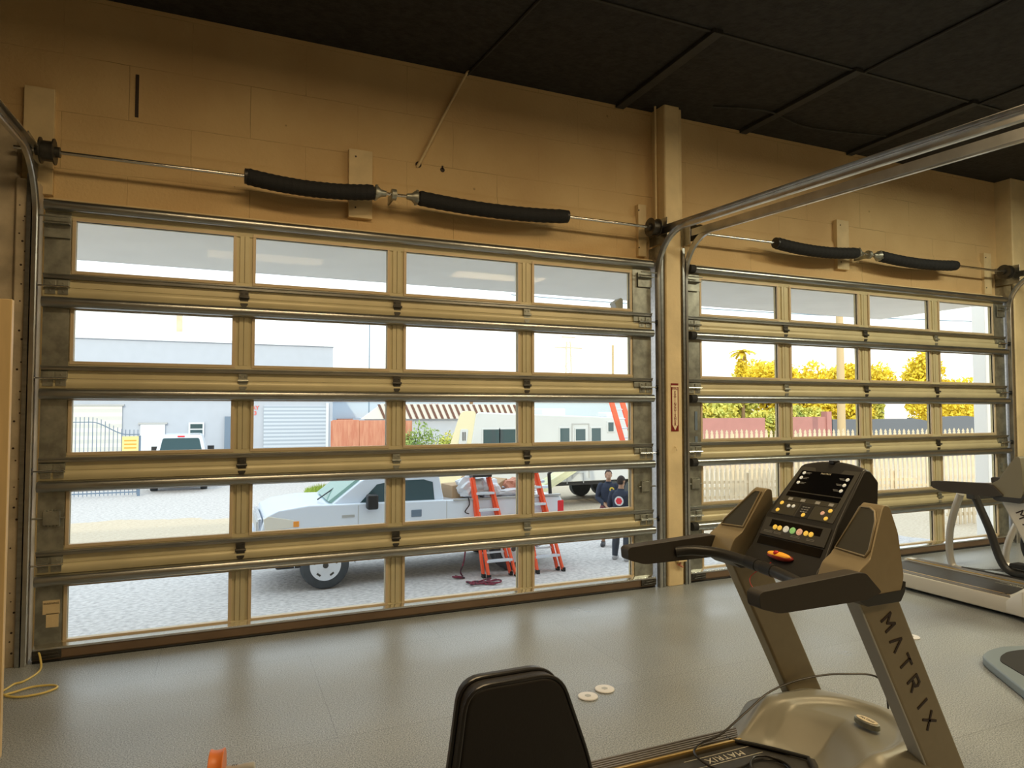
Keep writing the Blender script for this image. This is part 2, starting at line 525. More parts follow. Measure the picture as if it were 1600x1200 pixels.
def tube(bm, pts, r, n=10, cap=True, closed=False):
    pts = [Vector(p) for p in pts]
    rr = r if isinstance(r, (list, tuple)) else [r] * len(pts)
    rings = []
    prev = None
    m = len(pts)
    for i, p in enumerate(pts):
        if closed:
            d = pts[(i + 1) % m] - pts[i - 1]
        else:
            d = pts[min(i + 1, m - 1)] - pts[max(i - 1, 0)]
        d.normalize()
        if prev is None:
            a = Vector((0, 0, 1)) if abs(d.z) < 0.9 else Vector((1, 0, 0))
            u = d.cross(a).normalized()
        else:
            u = (prev - d * prev.dot(d)).normalized()
        prev = u
        w = d.cross(u)
        rings.append([bm.verts.new(p + (u * math.cos(2 * PI * k / n) + w * math.sin(2 * PI * k / n)) * rr[i]) for k in range(n)])
    for i in range(m if closed else m - 1):
        a, b = rings[i], rings[(i + 1) % m]
        for k in range(n):
            bm.faces.new((a[k], a[(k + 1) % n], b[(k + 1) % n], b[k]))
    if cap and not closed:
        bm.faces.new(rings[0][::-1])
        bm.faces.new(rings[-1])


def smooth_path(pts, k=6, closed=False):
    pts = [Vector(p) for p in pts]
    out = []
    n = len(pts)
    rng = range(n if closed else n - 1)
    for i in rng:
        p0 = pts[i - 1] if (i > 0 or closed) else pts[0]
        p1 = pts[i]
        p2 = pts[(i + 1) % n]
        p3 = pts[(i + 2) % n] if (i + 2 < n or closed) else pts[-1]
        for j in range(k):
            t = j / k
            out.append(0.5 * ((2 * p1) + (p2 - p0) * t + (2 * p0 - 5 * p1 + 4 * p2 - p3) * t * t + (3 * p1 - p0 - 3 * p2 + p3) * t ** 3))
    if not closed:
        out.append(pts[-1])
    return out


def lathe(bm, prof, c, axis='y', n=32):
    """prof: (radius, offset along axis)"""
    rings = []
    for r, a in prof:
        ring = []
        for k in range(n):
            t = 2 * PI * k / n
            u, w = r * math.cos(t), r * math.sin(t)
            p = {'y': (u, a, w), 'x': (a, u, w), 'z': (u, w, a)}[axis]
            ring.append(bm.verts.new((c[0] + p[0], c[1] + p[1], c[2] + p[2])))
        rings.append(ring)
    for i in range(len(rings) - 1):
        for k in range(n):
            bm.faces.new((rings[i][k], rings[i][(k + 1) % n], rings[i + 1][(k + 1) % n], rings[i + 1][k]))
    bm.faces.new(rings[0][::-1])
    bm.faces.new(rings[-1])


def ellipsoid(bm, c, r, seg=16, rings=10):
    ret = bmesh.ops.create_uvsphere(bm, u_segments=seg, v_segments=rings, radius=1)
    for v in ret['verts']:
        v.co = Vector((c[0] + v.co.x * r[0], c[1] + v.co.y * r[1], c[2] + v.co.z * r[2]))


def obj(name, bm, m, parent=None, bevel=0, seg=2, smooth=False, angle=40):
    bmesh.ops.recalc_face_normals(bm, faces=bm.faces)
    me = bpy.data.meshes.new(name)
    bm.to_mesh(me)
    bm.free()
    me.materials.append(m)
    o = bpy.data.objects.new(name, me)
    COL.objects.link(o)
    if parent:
        o.parent = parent
    if smooth or bevel:
        for p in me.polygons:
            p.use_smooth = True
        if hasattr(me, 'set_sharp_from_angle'):
            me.set_sharp_from_angle(angle=math.radians(angle))
    if bevel:
        b = o.modifiers.new('bevel', 'BEVEL')
        b.width = bevel
        b.segments = seg
        b.limit_method = 'ANGLE'
        b.angle_limit = math.radians(30)
        b.harden_normals = True
    return o


def one(fn, *a):
    bm = bmesh.new()
    fn(bm, *a)
    return bm


def bx(name, m, parent, x0, x1, y0, y1, z0, z1, bevel=0):
    return obj(name, one(box, x0, x1, y0, y1, z0, z1), m, parent, bevel)


def tag(o, label, cat=None, group=None, kind=None):
    o['label'] = label
    if cat:
        o['category'] = cat
    if group:
        o['group'] = group
    if kind:
        o['kind'] = kind
    return o


def empty(name, loc, label, cat, group=None, kind=None, rz=0):
    o = bpy.data.objects.new(name, None)
    o.empty_display_size = 0.1
    COL.objects.link(o)
    o.location = loc
    o.rotation_euler = (0, 0, rz)
    return tag(o, label, cat, group, kind)


def kids(o):
    return [c for c in COL.objects if c.parent == o]


def copy_tree(o, parent=None):
    c = o.copy()
    COL.objects.link(c)
    if parent is not None:
        c.parent = parent
    for ch in kids(o):
        copy_tree(ch, c)
    return c


def text(name, s, size, m, parent, origin, xdir, ydir, depth=0.001, align='CENTER', bold=0.0, spacing=1.0):
    cu = bpy.data.curves.new(name, 'FONT')
    cu.body = s
    cu.size = size
    cu.extrude = depth
    cu.offset = bold
    cu.space_character = spacing
    cu.align_x = align
    cu.align_y = 'CENTER'
    cu.materials.append(m)
    o = bpy.data.objects.new(name, cu)
    COL.objects.link(o)
    if parent:
        o.parent = parent
    me = bpy.data.meshes.new_from_object(o.evaluated_get(bpy.context.evaluated_depsgraph_get()))
    me.name = name
    bpy.data.objects.remove(o)
    bpy.data.curves.remove(cu)
    o = bpy.data.objects.new(name, me)
    COL.objects.link(o)
    if parent:
        o.parent = parent
    x = Vector(xdir).normalized()
    y = Vector(ydir)
    y = (y - x * y.dot(x)).normalized()
    z = x.cross(y)
    o.matrix_local = Matrix.Translation(origin) @ Matrix((x, y, z)).transposed().to_4x4()
    return o


def struct(name, bm, m, label, cat='structure', **k):
    o = obj(name, bm, m, None, **k)
    return tag(o, label, cat, kind='structure')


# ================================================================== THE ROOM
CEIL = 4.545
YW = 0.10            # inner face of the door wall
bm = bmesh.new()
box(bm, -7, 14, -12, 0.36, -0.15, 0)
struct('floor', bm, MT['floor'], 'grey speckled rubber gym floor', 'floor')
bm = bmesh.new()
box(bm, -7, 14, -12, 0.46, CEIL, CEIL + 0.25)
struct('ceiling', bm, MT['ceiling'], 'black painted rough board ceiling', 'ceiling')

# door openings (slightly hidden behind the door leaves)
OPEN = ((-0.17, 4.66), (4.99, 9.96))
TOP = 3.0
bm = bmesh.new()
xs = [-7, OPEN[0][0], OPEN[0][1], OPEN[1][0], OPEN[1][1], 14]
for i in (0, 2, 4):
    box(bm, xs[i], xs[i + 1], YW, YW + 0.10, 0, CEIL)
for i in (1, 3):
    box(bm, xs[i], xs[i + 1], YW, YW + 0.10, TOP, CEIL)
struct('wall_back', bm, MT['wall'], 'cream painted concrete block wall above the two roll-up doors', 'wall')
bm = bmesh.new(); box(bm, -7.2, -7, -12, 0.32, 0, CEIL)
struct('wall_left', bm, MT['wall'], 'cream side wall left of the camera', 'wall')
bm = bmesh.new(); box(bm, 14, 14.2, -12, 0.32, 0, CEIL)
struct('wall_right', bm, MT['wall'], 'cream side wall far right', 'wall')
bm = bmesh.new(); box(bm, -7.2, 14.2, -12.2, -12, 0, CEIL)
struct('wall_front', bm, MT['wall'], 'cream wall behind the camera', 'wall')

# header strip of the lintel (slightly proud) over each door
for i, (a, b) in enumerate(((-0.16, 4.70), (5.10, 9.93))):
    bm = bmesh.new()
    prism(bm, [(YW - 0.018, 3.06), (YW + .01, 3.06), (YW + .01, 3.52), (YW - 0.004, 3.50), (YW - 0.018, 3.46), (YW - 0.012, 3.30), (YW - 0.02, 3.24), (YW - 0.01, 3.16)], a, b, 'x')
    struct('trim_%d' % (i + 1), bm, MT['wall'], ('cream lintel strip over the left roll-up door', 'cream lintel strip over the right roll-up door')[i], 'lintel', bevel=0.004)
    # bright angle stop just over the door top
    bm = bmesh.new()
    box(bm, a + 0.0, b - 0.05, -0.03, YW, 3.045, 3.055)
    struct('trim_%d' % (i + 3), bm, MT['board'], ('thin pale stop along the top edge of the left door', 'thin pale stop along the top edge of the right door')[i], 'trim')

# columns
def column(name, x0, x1, yf, label):
    bm = bmesh.new()
    pts = [(x0, YW + .02), (x0 + .006, yf + 0.012), (x0 + .016, yf), (x1 - 0.01, yf), (x1, yf + 0.01), (x1, YW + .02)]
    prism(bm, pts, 0, CEIL, 'z')
    return struct(name, bm, MT['column'], label, 'column', bevel=0.006)
column('trim_5', 4.742, 4.925, -0.10, 'cream painted column between the two roll-up doors')
bm = bmesh.new()
box(bm, 4.925, 4.975, -0.06, YW + .02, 0, CEIL)
struct('trim_6', bm, MT['column'], 'narrow set-back strip on the right edge of the middle column', 'trim', bevel=0.004)
column('trim_7', 9.985, 10.30, -0.10, 'cream painted column right of the right-hand door')

# left jamb board with drilled holes and clips
bm = bmesh.new()
prism(bm, [(-0.335, YW + .01), (-0.335, -0.075), (-0.325, -0.085), (-0.225, -0.085), (-0.215, -0.07), (-0.215, YW + .01)], 0, 3.15, 'z')
j = struct('trim_8', bm, MT['jamb'], 'stained jamb board left of the left door, full of bolt holes', 'jamb', bevel=0.003)
bm = bmesh.new()
rnd = random.Random(3)
for k in range(46):
    z = 0.1 + k * 0.064 + rnd.uniform(-0.02, 0.02)
    x = rnd.choice((-0.300, -0.285, -0.27, -0.255)) + rnd.uniform(-0.008, 0.008)
    r = rnd.choice((0.004, 0.005, 0.007))
    lathe(bm, [(r, -0.0865), (r, -0.083)], (x, 0, z), 'y', 10)
obj('bolt_hole', bm, MT['dtext'], j)
for k, z in enumerate((0.36, 0.62, 1.02, 1.40, 1.86, 2.22, 2.62)):
    bm = bmesh.new()
    box(bm, -0.252, -0.205, -0.094, -0.084, z - 0.03, z + 0.03)
    lathe(bm, [(0.006, -0.099), (0.006, -0.09)], (-0.232, 0, z), 'y', 8)
    obj('track_clip', bm, MT['galvplate'], j, bevel=0.002)
bm = bmesh.new()
box(bm, -0.72, -0.335, -0.06, YW + .01, 0, 3.55)
struct('trim_9', bm, MT['jamb'], 'grey-tan pilaster at the left edge behind the jamb board', 'trim', bevel=0.01)
bm = bmesh.new()
box(bm, -0.335, -0.160, 0.06, YW + .005, 3.1, 3.83)
struct('trim_10', bm, MT['board'], 'flat cream backing panel above the left track', 'trim', bevel=0.003)


# ------------------------------------------------------------------ roll-up doors
GB = [0.124] + [0.745 + k * 0.6096 for k in range(4)]
GH = 0.347
def hat(gz, ya=-0.045, h=0.070, d=0.055):
    """rounded horizontal strut, outline (y,z) with top at gz"""
    pts = [(ya, gz)]
    for k in range(9):
        a = PI / 2 + PI * k / 8
        pts.append((ya - d * 0.45 + math.cos(a) * d * 0.55, gz - h / 2 + math.sin(a) * h / 2))
    pts.append((ya, gz - h))
    return pts


def overhead_door(n, X0, S, PW, xl, xr, label, blackleft):
    d = empty('door_%d' % n, ((xl + xr) / 2, 0, 0), label, 'garage door', kind='structure')
    ox = -(xl + xr) / 2
    panes = [(X0 + i * S + ox, X0 + i * S + PW + ox) for i in range(4)]
    L, Rr = xl + ox, xr + ox
    for r in range(5):
        gb = GB[r]
        zt = gb + 0.6096 - 0.118 if r < 4 else 3.035
        if r == 0:
            zt = GB[1] - 0.118
        zb = gb - 0.118 if r else 0.018
        gt = gb + GH if r < 4 else 2.911
        gt = min(gt, zt - 0.07)
        sl, sr = panes[0][0] - 0.028, panes[3][1] + 0.028
        # frame: bottom rail, top rail, end stiles, mullions
        bm = bmesh.new()
        if r:
            prism(bm, [(0.02, gb - 0.003), (-0.03, gb - 0.003), (-0.032, gb - 0.068), (-0.033, zb + 0.030), (-0.036, zb + 0.010), (-0.036, zb + 0.0008), (0.02, zb + 0.0008)], L, Rr, 'x')
        else:
            prism(bm, [(0.02, gb - 0.003), (-0.03, gb - 0.003), (-0.034, gb - 0.026), (0.02, gb - 0.026)], L, Rr, 'x')
        prism(bm, [(0.02, gt), (-0.03, gt), (-0.034, zt - 0.072), (-0.046, zt - 0.064), (-0.053, zt - 0.048), (-0.055, zt - 0.030), (-0.051, zt - 0.014), (-0.040, zt - 0.003), (-0.036, zt - 0.0008), (0.02, zt - 0.0008)], L, Rr, 'x')
        sec = obj('section_frame', bm, MT['rail'], d, smooth=True, angle=32)
        bm = bmesh.new()
        for i in range(5):
            a = L if i == 0 else panes[i - 1][1]
            b = Rr if i == 4 else panes[i][0]
            box(bm, a, b, -0.022, 0.018, gb - 0.01, gt + 0.01)
            if 0 < i < 4:
                c = (a + b) / 2
                for q in (-0.034, 0.0):
                    box(bm, c + q + 0.002, c + q + 0.032, -0.032, -0.02, gb - 0.004, gt + 0.004)
        obj('mullion', bm, MT['rail'], sec, bevel=0.0012, seg=1)
        # galvanised end plates
        for a, b in ((L, sl), (sr, Rr)):
            bm = bmesh.new()
            prism(bm, [(-0.036, zb + 0.004), (-0.050, zb + 0.004), (-0.050, zb + 0.045), (-0.038, zb + 0.06), (-0.036, zt - 0.06), (-0.050, zt - 0.05), (-0.050, zt - 0.004), (-0.036, zt - 0.004), (-0.02, zt - .004), (-0.02, zb + .004)], a, b, 'x')
            obj('end_plate', bm, MT['galvplate'], sec, bevel=0.001, seg=1)
        # glazing bead and glass
        for i, (a, b) in enumerate(panes):
            bm = bmesh.new()
            t = 0.022
            for q in ((a - t, b + t, gb - t, gb), (a - t, b + t, gt, gt + t), (a - t, a, gb, gt), (b, b + t, gb, gt)):
                box(bm, q[0], q[1], -0.036, -0.006, q[2], q[3])
            for k in range(7):      # screws along the bead
                sx_ = a + (b - a) * (k + 0.5) / 7
                lathe(bm, [(0.0035, -0.0385), (0.0035, -0.034)], (sx_, 0, gb - t * 0.55), 'y', 6)
            obj('glazing_bead', bm, MT['bead'], sec, bevel=0.0015, seg=1)
            bm = bmesh.new()
            box(bm, a, b, -0.003, 0.001, gb, gt)
            obj('glass_pane', bm, MT['glass'], sec)
        # lower lip strut
        if r:
            bm = bmesh.new()
            prism(bm, [(-0.03, gb - 0.030), (-0.066, gb - 0.032), (-0.066, gb - 0.040), (-0.058, gb - 0.046), (-0.058, gb - 0.062), (-0.03, gb - 0.064)], L + 0.0, Rr, 'x')
            obj('lower_strut', bm, MT['galv'], sec, bevel=0.001, seg=1)
        else:
            bm = bmesh.new()
            prism(bm, [(-0.03, gb - 0.010), (-0.086, gb - 0.026), (-0.086, gb - 0.040), (-0.03, gb - 0.026)], L, Rr, 'x')
            obj('sill_cap', bm, MT['bright'], sec, bevel=0.001, seg=1)
            bm = bmesh.new()
            prism(bm, [(0.02, gb - 0.027), (-0.030, gb - 0.027), (-0.080, gb - 0.040), (-0.080, 0.028), (-0.074, 0.018), (0.02, 0.018)], L, Rr, 'x')
            obj('bottom_rail', bm, MT['brownrail'], sec, bevel=0.002, seg=2)
            bm = bmesh.new()
            prism(bm, [(-0.070, 0.0), (-0.076, 0.010), (-0.070, 0.020), (0.015, 0.020), (0.020, 0.010), (0.015, 0.0)], L, Rr, 'x')
            obj('rubber_seal', bm, MT['rubber'], sec)
            for a, b in ((L, L + 0.16), (Rr - 0.16, Rr)):
                bm = bmesh.new()
                box(bm, a, b, -0.092, -0.080, 0.03, 0.085)
                tube(bm, [(a + .02, -0.098, 0.045), (b - .01, -0.098, 0.05)], 0.005, 6)
                tube(bm, [(a + .04, -0.098, 0.065), (b - .02, -0.098, 0.07)], 0.004, 6)
                obj('bottom_bracket', bm, MT['darkmetal'], sec, bevel=0.001, seg=1)
        # rounded top strut with its fixing clips
        bm = bmesh.new()
        a = L + (0.075 if blackleft else 0.0)
        prism(bm, hat(zt - 0.068 if r < 4 else zt + 0.0), a, Rr, 'x')
        st = obj('top_strut', bm, MT['galv'], sec, smooth=True, angle=50)
        if blackleft:
            bm = bmesh.new()
            prism(bm, hat(zt - 0.064 if r < 4 else zt + .003, -0.044, 0.078, 0.06), L + 0.02, L + 0.08, 'x')
            obj('strut_black_end', bm, MT['rubber'], sec, smooth=True)  # strut drawn black over a short length at its left end
        # hinges at the joint above this section
        if r < 4:
            for i in range(1, 4):
                c = (panes[i - 1][1] + panes[i][0]) / 2
                bm = bmesh.new()
                box(bm, c - 0.030, c + 0.030, -0.054, -0.046, zt + 0.008, zt + 0.052)
                prism(bm, [(c - 0.030, zt - 0.006), (c + 0.030, zt - 0.006), (c + 0.026, zt - 0.05), (c + 0.014, zt - 0.066), (c - 0.014, zt - 0.066), (c - 0.026, zt - 0.05)], -0.054, -0.046, 'y')
                tube(bm, [(c - 0.036, -0.062, zt + 0.002), (c + 0.036, -0.062, zt + 0.002)], 0.010, 8)
                for q in (-0.016, 0.016):
                    lathe(bm, [(0.006, -0.060), (0.006, -0.053)], (c + q, 0, zt + 0.034), 'y', 6)
                obj('hinge', bm, MT['darkmetal'] if (i + r) % 3 else MT['galvplate'], sec, bevel=0.001, seg=1)
            for s, e in ((1, L), (-1, Rr)):
                bm = bmesh.new()
                for q in (0.012, 0.085):
                    a0, b0 = sorted((e + s * q, e + s * (q + 0.06)))
                    box(bm, a0, b0, -0.058, -0.05, zt + 0.008, zt + 0.045)
                    box(bm, a0, b0, -0.058, -0.05, zt - 0.05, zt - 0.008)
                    tube(bm, [(a0, -0.066, zt), (b0, -0.066, zt)], 0.011, 8)
                    for zz in (zt + 0.026, zt - 0.028):
                        lathe(bm, [(0.007, -0.063), (0.007, -0.056)], ((a0 + b0) / 2, 0, zz), 'y', 6)
                obj('roller_hinge', bm, MT['galvplate'], sec, bevel=0.001, seg=1)
                bm = bmesh.new()
                tube(bm, [(e + s * 0.15, -0.08, zt), (e - s * 0.035, -0.08, zt)], 0.006, 8)
                obj('roller_stem', bm, MT['bright'], sec, smooth=True)
                bm = bmesh.new()
                lathe(bm, [(0.018, -0.009), (0.024, -0.006), (0.024, 0.006), (0.018, 0.009)], (e - s * 0.035, -0.08, zt), 'x', 14)
                obj('roller', bm, MT['black'], sec, smooth=True)
        else:
            for s, e in ((1, L), (-1, Rr)):
                bm = bmesh.new()
                a0, b0 = sorted((e, e + s * 0.15))
                box(bm, a0, b0, -0.10, -0.05, zt - 0.165, zt - 0.158)
                box(bm, a0, b0, -0.056, -0.05, zt - 0.25, zt - 0.11)
                tube(bm, [(e + s * 0.15, -0.10, zt - 0.12), (e - s * 0.035, -0.10, zt - 0.12)], 0.006, 8)
                obj('top_roller_bracket', bm, MT['galvplate'], sec, bevel=0.001, seg=1)
        if r == 1:      # slide lock on the end plate
            for s, e in ((1, L), (-1, Rr)):
                bm = bmesh.new()
                a0, b0 = sorted((e + s * 0.035, e + s * 0.13))
                zc = zb + 0.30
                box(bm, a0, b0, -0.062, -0.036, zc - 0.045, zc + 0.045)
                for q in range(5):
                    xx = a0 + (b0 - a0) * (q + .5) / 5
                    box(bm, xx - .006, xx + .006, -0.055, -0.036, zc - 0.055, zc + 0.055)
                tube(bm, [(e - s * 0.03, -0.05, zc), (e + s * 0.155, -0.05, zc)], 0.007, 8)
                obj('slide_lock', bm, MT['galvplate'], sec, bevel=0.002, seg=1)
    return d


d1 = overhead_door(1, 0.0, 1.137, 0.982, -0.178, 4.62, 'large beige glazed roll-up door of twenty panes left of the column', False)
d2 = overhead_door(2, 5.213, 1.158, 0.970, 5.025, 9.87, 'farther beige glazed roll-up door right of the column, behind the treadmills', True)
# patched tape scraps on the left door
for a, b, z0, z1 in ((-0.135, -0.04, 0.30, 0.39), (-0.115, -0.045, 0.215, 0.305)):
    bm = bmesh.new()
    box(bm, a - 2.221, b - 2.221, -0.0395, -0.037, z0, z1)
    obj('paper_label', bm, MT['board'], d1)
text('warning_lettering', 'WARNING', 0.018, MT['dtext'], d1, (-0.088 - 2.221, -0.0405, 0.37), (1, 0, 0), (0, 0, 1), 0.0003)
for z0, z1 in ((1.44, 1.62), (1.30, 1.38)):
    bm = bmesh.new()
    box(bm, 5.115 - 7.4475, 5.145 - 7.4475, -0.042, -0.038, z0, z1)
    obj('warning_sticker', bm, MT['bluegrey'], d2)


# ------------------------------------------------------------------ torsion shafts, drums, springs
def spring_mesh(x0, x1, z, sag, r=0.060):
    bm = bmesh.new()
    pts, rr = [], []
    n = 60
    for i in range(n + 1):
        t = i / n
        pts.append((x0 + (x1 - x0) * t, -0.12, z - sag * 4 * t * (1 - t)))
        rr.append(r * (1 + 0.035 * math.sin(i * 1.9)) * (0.9 if i in (0, n) else 1))
    tube(bm, pts, rr, 18)
    return bm


def cone(bm, x, z, s, y=-0.12):
    lathe(bm, [(0.036, 0.0), (0.055, 0.012 * s), (0.055, 0.03 * s), (0.03, 0.06 * s), (0.022, 0.10 * s)], (x, y, z), 'x', 14)
    for k in range(4):
        a = k * PI / 2 + 0.6
        tube(bm, [(x + 0.02 * s, y, z), (x + 0.02 * s, y + math.cos(a) * 0.062, z + math.sin(a) * 0.062)], 0.011, 6)


def torsion(xa, xb, s1, s2, xm, drums, label, ln):
    z = 3.337
    t = empty('torsion_shaft', ((xa + xb) / 2, -0.12, z), label, 'door shaft')
    ox = -(xa + xb) / 2
    bm = one(tube, [(xa + ox, 0, 0), (xb + ox, 0, 0)], 0.0135, 12)
    obj('shaft_rod', bm, MT['bright'], t, smooth=True)
    for x in drums:
        bm = bmesh.new()
        lathe(bm, [(0.085, -0.042), (0.085, -0.034), (0.066, -0.030), (0.066, 0.030), (0.085, 0.034), (0.085, 0.042)], (x + ox, 0, 0), 'x', 24)
        lathe(bm, [(0.035, -0.07), (0.035, 0.07)], (x + ox, 0, 0), 'x', 12)
        obj('cable_drum', bm, MT['darkmetal'], t, smooth=True)
    bm = bmesh.new()
    lathe(bm, [(0.018, -0.026), (0.045, -0.018), (0.045, 0.018), (0.018, 0.026)], (xm + ox, 0, 0), 'x', 16)
    box(bm, xm + ox - 0.006, xm + ox + 0.006, 0.0, 0.185, -0.035, 0.035)
    obj('centre_bearing', bm, MT['galvplate'], t, smooth=True)
    for (a, b), sag, side in ((s1, 0.035, 0), (s2, 0.03, 1)):
        g = empty('torsion_spring', ((a + b) / 2, -0.12, z), ln[side], 'door spring', 'black sleeved springs over the doors')
        o2 = (a + b) / 2
        bm = spring_mesh(a - o2, b - o2, 0.0, sag)
        for v in bm.verts:
            v.co.y += 0.12
        obj('spring_sleeve', bm, MT['matblack'], g, smooth=True)
        bm = bmesh.new()
        if side == 0:
            cone(bm, b - o2, 0.0, 1, 0)
        else:
            cone(bm, a - o2, 0.0, -1, 0)
        obj('winding_cone', bm, MT['galvplate'], g, smooth=True)
        bm = bmesh.new()
        e = (a if side == 0 else b) - o2
        lathe(bm, [(0.040, -0.02), (0.056, -0.016), (0.056, 0.016), (0.040, 0.02)], (e, 0, 0), 'x', 18)
        obj('stationary_cone', bm, MT['black'], g, smooth=True)
    return t


torsion(-0.34, 4.66, (1.065, 1.985), (2.35, 3.68), 2.145, (-0.155, 4.60), 'long steel shaft across the wall above the left roll-up door',
        ('short black sleeved spring above the left door, on the left half of its shaft', 'long black sleeved spring above the left door, right half of its shaft'))
torsion(5.02, 9.93, (6.10, 7.23), (7.60, 8.85), 7.42, (5.085, 9.80), 'steel shaft across the wall above the right roll-up door',
        ('black sleeved spring above the right door, left of its board', 'black sleeved spring above the right door, right of its board'))
# boards
for n_, (a, b, z0, z1, lab) in enumerate(((1.822, 2.010, 3.17, 3.722, 'cream wooden board behind the middle of the left shaft'),
                                          (7.142, 7.325, 3.19, 3.742, 'cream wooden board behind the middle of the right shaft'),
                                          (4.545, 4.635, 3.10, 3.60, 'narrow cream board behind the right drum of the left door'),
                                          (9.66, 9.80, 3.08, 3.60, 'narrow cream board behind the right drum of the right door'))):
    bm = bmesh.new()
    box(bm, a, b, 0.045, YW - 0.0, z0, z1)
    o = obj('mounting_board', bm, MT['board'], None, bevel=0.003)
    tag(o, lab, 'board')
    bm = bmesh.new()
    bm.free()
    for q in (0.08, z1 - z0 - 0.06):
        bm = bmesh.new()
        lathe(bm, [(0.007, 0.040), (0.007, 0.046)], ((a + b) / 2 - 0.04, 0, z0 + q), 'y', 8)
        obj('bolt_head', bm, MT['dtext'], o)


# ------------------------------------------------------------------ tracks
def track(x, s, label, group):
    """s=+1: channel opens toward +x (left jamb); vertical run, curve, then the run into the room"""
    t = empty('door_track', (x, 0, 0), label, 'door track', group)
    R_ = 0.40
    path = [(0, -0.08, 0.0), (0, -0.08, 2.88)]
    for k in range(1, 11):
        a = (PI / 2 - 0.05) * k / 10
        path.append((0, -0.08 - R_ * (1 - math.cos(a)), 2.88 + R_ * math.sin(a)))
    yE, zE = path[-1][1], path[-1][2]
    for k in range(1, 9):
        path.append((0, yE - 0.72 * k, zE - 0.72 * k * 0.05))
    path = [Vector(p) for p in path]
    bm = bmesh.new()
    # C-channel profile: web and two rolled flanges, in (outer normal, x)
    prof = [(-0.028, 0.024), (-0.028, 0.0), (0.028, 0.0), (0.028, 0.024), (0.022, 0.030), (0.022, 0.022), (0.024, 0.004), (-0.024, 0.004), (-0.022, 0.022), (-0.022, 0.030)]
    rings = []
    for i, p in enumerate(path):
        d = (path[min(i + 1, len(path) - 1)] - path[max(i - 1, 0)]).normalized()
        nrm = Vector((0, d.z, -d.y))
        rings.append([bm.verts.new(p + nrm * a + Vector((s * b - s * 0.012, 0, 0))) for a, b in prof])
    m_ = len(prof)
    for i in range(len(rings) - 1):
        for k in range(m_):
            bm.faces.new((rings[i][k], rings[i][(k + 1) % m_], rings[i + 1][(k + 1) % m_], rings[i + 1][k]))
    bm.faces.new(rings[0]); bm.faces.new(rings[-1][::-1])
    obj('track_channel', bm, MT['trackm'], t, smooth=True, angle=35)
    # wall angle up the jamb
    bm = bmesh.new()
    a0, b0 = sorted((-s * 0.016, -s * 0.045))
    box(bm, a0, b0, -0.105, -0.10, 0.0, 3.18)
    a0, b0 = sorted((-s * 0.016, -s * 0.020))
    box(bm, a0, b0, -0.105, YW, 0.0, 3.18)
    obj('jamb_angle', bm, MT['galv'], t)
    # horizontal angle over the track
    bm = bmesh.new()
    z0 = 3.335
    for k in range(1):
        y0_, y1_ = YW - 0.02, -4.6
        za, zb_ = z0, z0 + (y1_ - y0_) * 0.05
        a0, b0 = sorted((-s * 0.014, -s * 0.018))
        for (xa_, xb_, h0, h1) in ((a0, b0, -0.045, 0.02), (min(-s * 0.014, s * 0.03), max(-s * 0.014, s * 0.03), 0.016, 0.02)):
            v = [bm.verts.new((xx, yy, (za if yy == y0_ else zb_) + hh)) for yy in (y0_, y1_) for xx, hh in ((xa_, h0), (xb_, h0), (xb_, h1), (xa_, h1))]
            for f in ((3, 2, 1, 0), (4, 5, 6, 7), (0, 1, 5, 4), (1, 2, 6, 5), (2, 3, 7, 6), (3, 0, 4, 7)):
                bm.faces.new([v[i] for i in f])
    obj('support_angle', bm, MT['trackm'], t)
    # bearing plate
    bm = bmesh.new()
    a0, b0 = sorted((-s * 0.022, -s * 0.030))
    box(bm, a0, b0, -0.20, YW, 3.20, 3.43)
    obj('bearing_plate', bm, MT['galv'], t, bevel=0.004)
    return t


track(-0.222, 1, 'galvanised track curving up at the left edge, left side of the left door', 'galvanised door tracks')
track(4.672, -1, 'galvanised track beside the column, upper of the two long rails', 'galvanised door tracks')
track(4.985, 1, 'galvanised track at the left side of the right door, lower of the two long rails', 'galvanised door tracks')
track(9.915, -1, 'galvanised track at the far right, right side of the right door', 'galvanised door tracks')

# conduit running down the middle column, its left side
bm = one(tube, [(4.700, -0.02, 3.30), (4.700, -0.02, CEIL)], 0.011, 10)
o = obj('conduit', bm, MT['column'], None, smooth=True)
tag(o, 'thin painted conduit running up the left side of the column to the ceiling', 'pipe')
# slanting pipe on the wall
bm = one(tube, smooth_path([(2.83, 0.03, CEIL), (2.80, 0.065, 4.50), (2.62, 0.075, 4.14), (2.415, 0.08, 3.71), (2.40, 0.115, 3.69)], 5), 0.012, 10)
o = obj('slanting_pipe', bm, MT['board'], None, smooth=True)
tag(o, 'thin cream pipe slanting down the wall from the ceiling above the left door', 'pipe')
bm = bmesh.new()
lathe(bm, [(0.026, YW - 0.004), (0.026, YW + 0.002)], (2.405, 0, 3.69), 'y', 16)
obj('pipe_hole', bm, MT['dtext'], o)
bm = bmesh.new()
lathe(bm, [(0.020, YW - 0.004), (0.022, YW + 0.002)], (2.615, 0, 3.675), 'y', 8)
box(bm, 2.608, 2.622, YW - .004, YW + .002, 3.68, 3.71)
o = obj('wall_hole', bm, MT['dtext'], None)
tag(o, 'small dark hole in the wall right of the slanting pipe', 'hole')
bm = bmesh.new()
box(bm, 0.318, 0.340, YW - 0.005, YW + 0.002, 3.735, 4.045)
o = obj('wall_slot', bm, MT['dtext'], None)
tag(o, 'dark vertical slot in the wall near the upper left corner', 'slot')

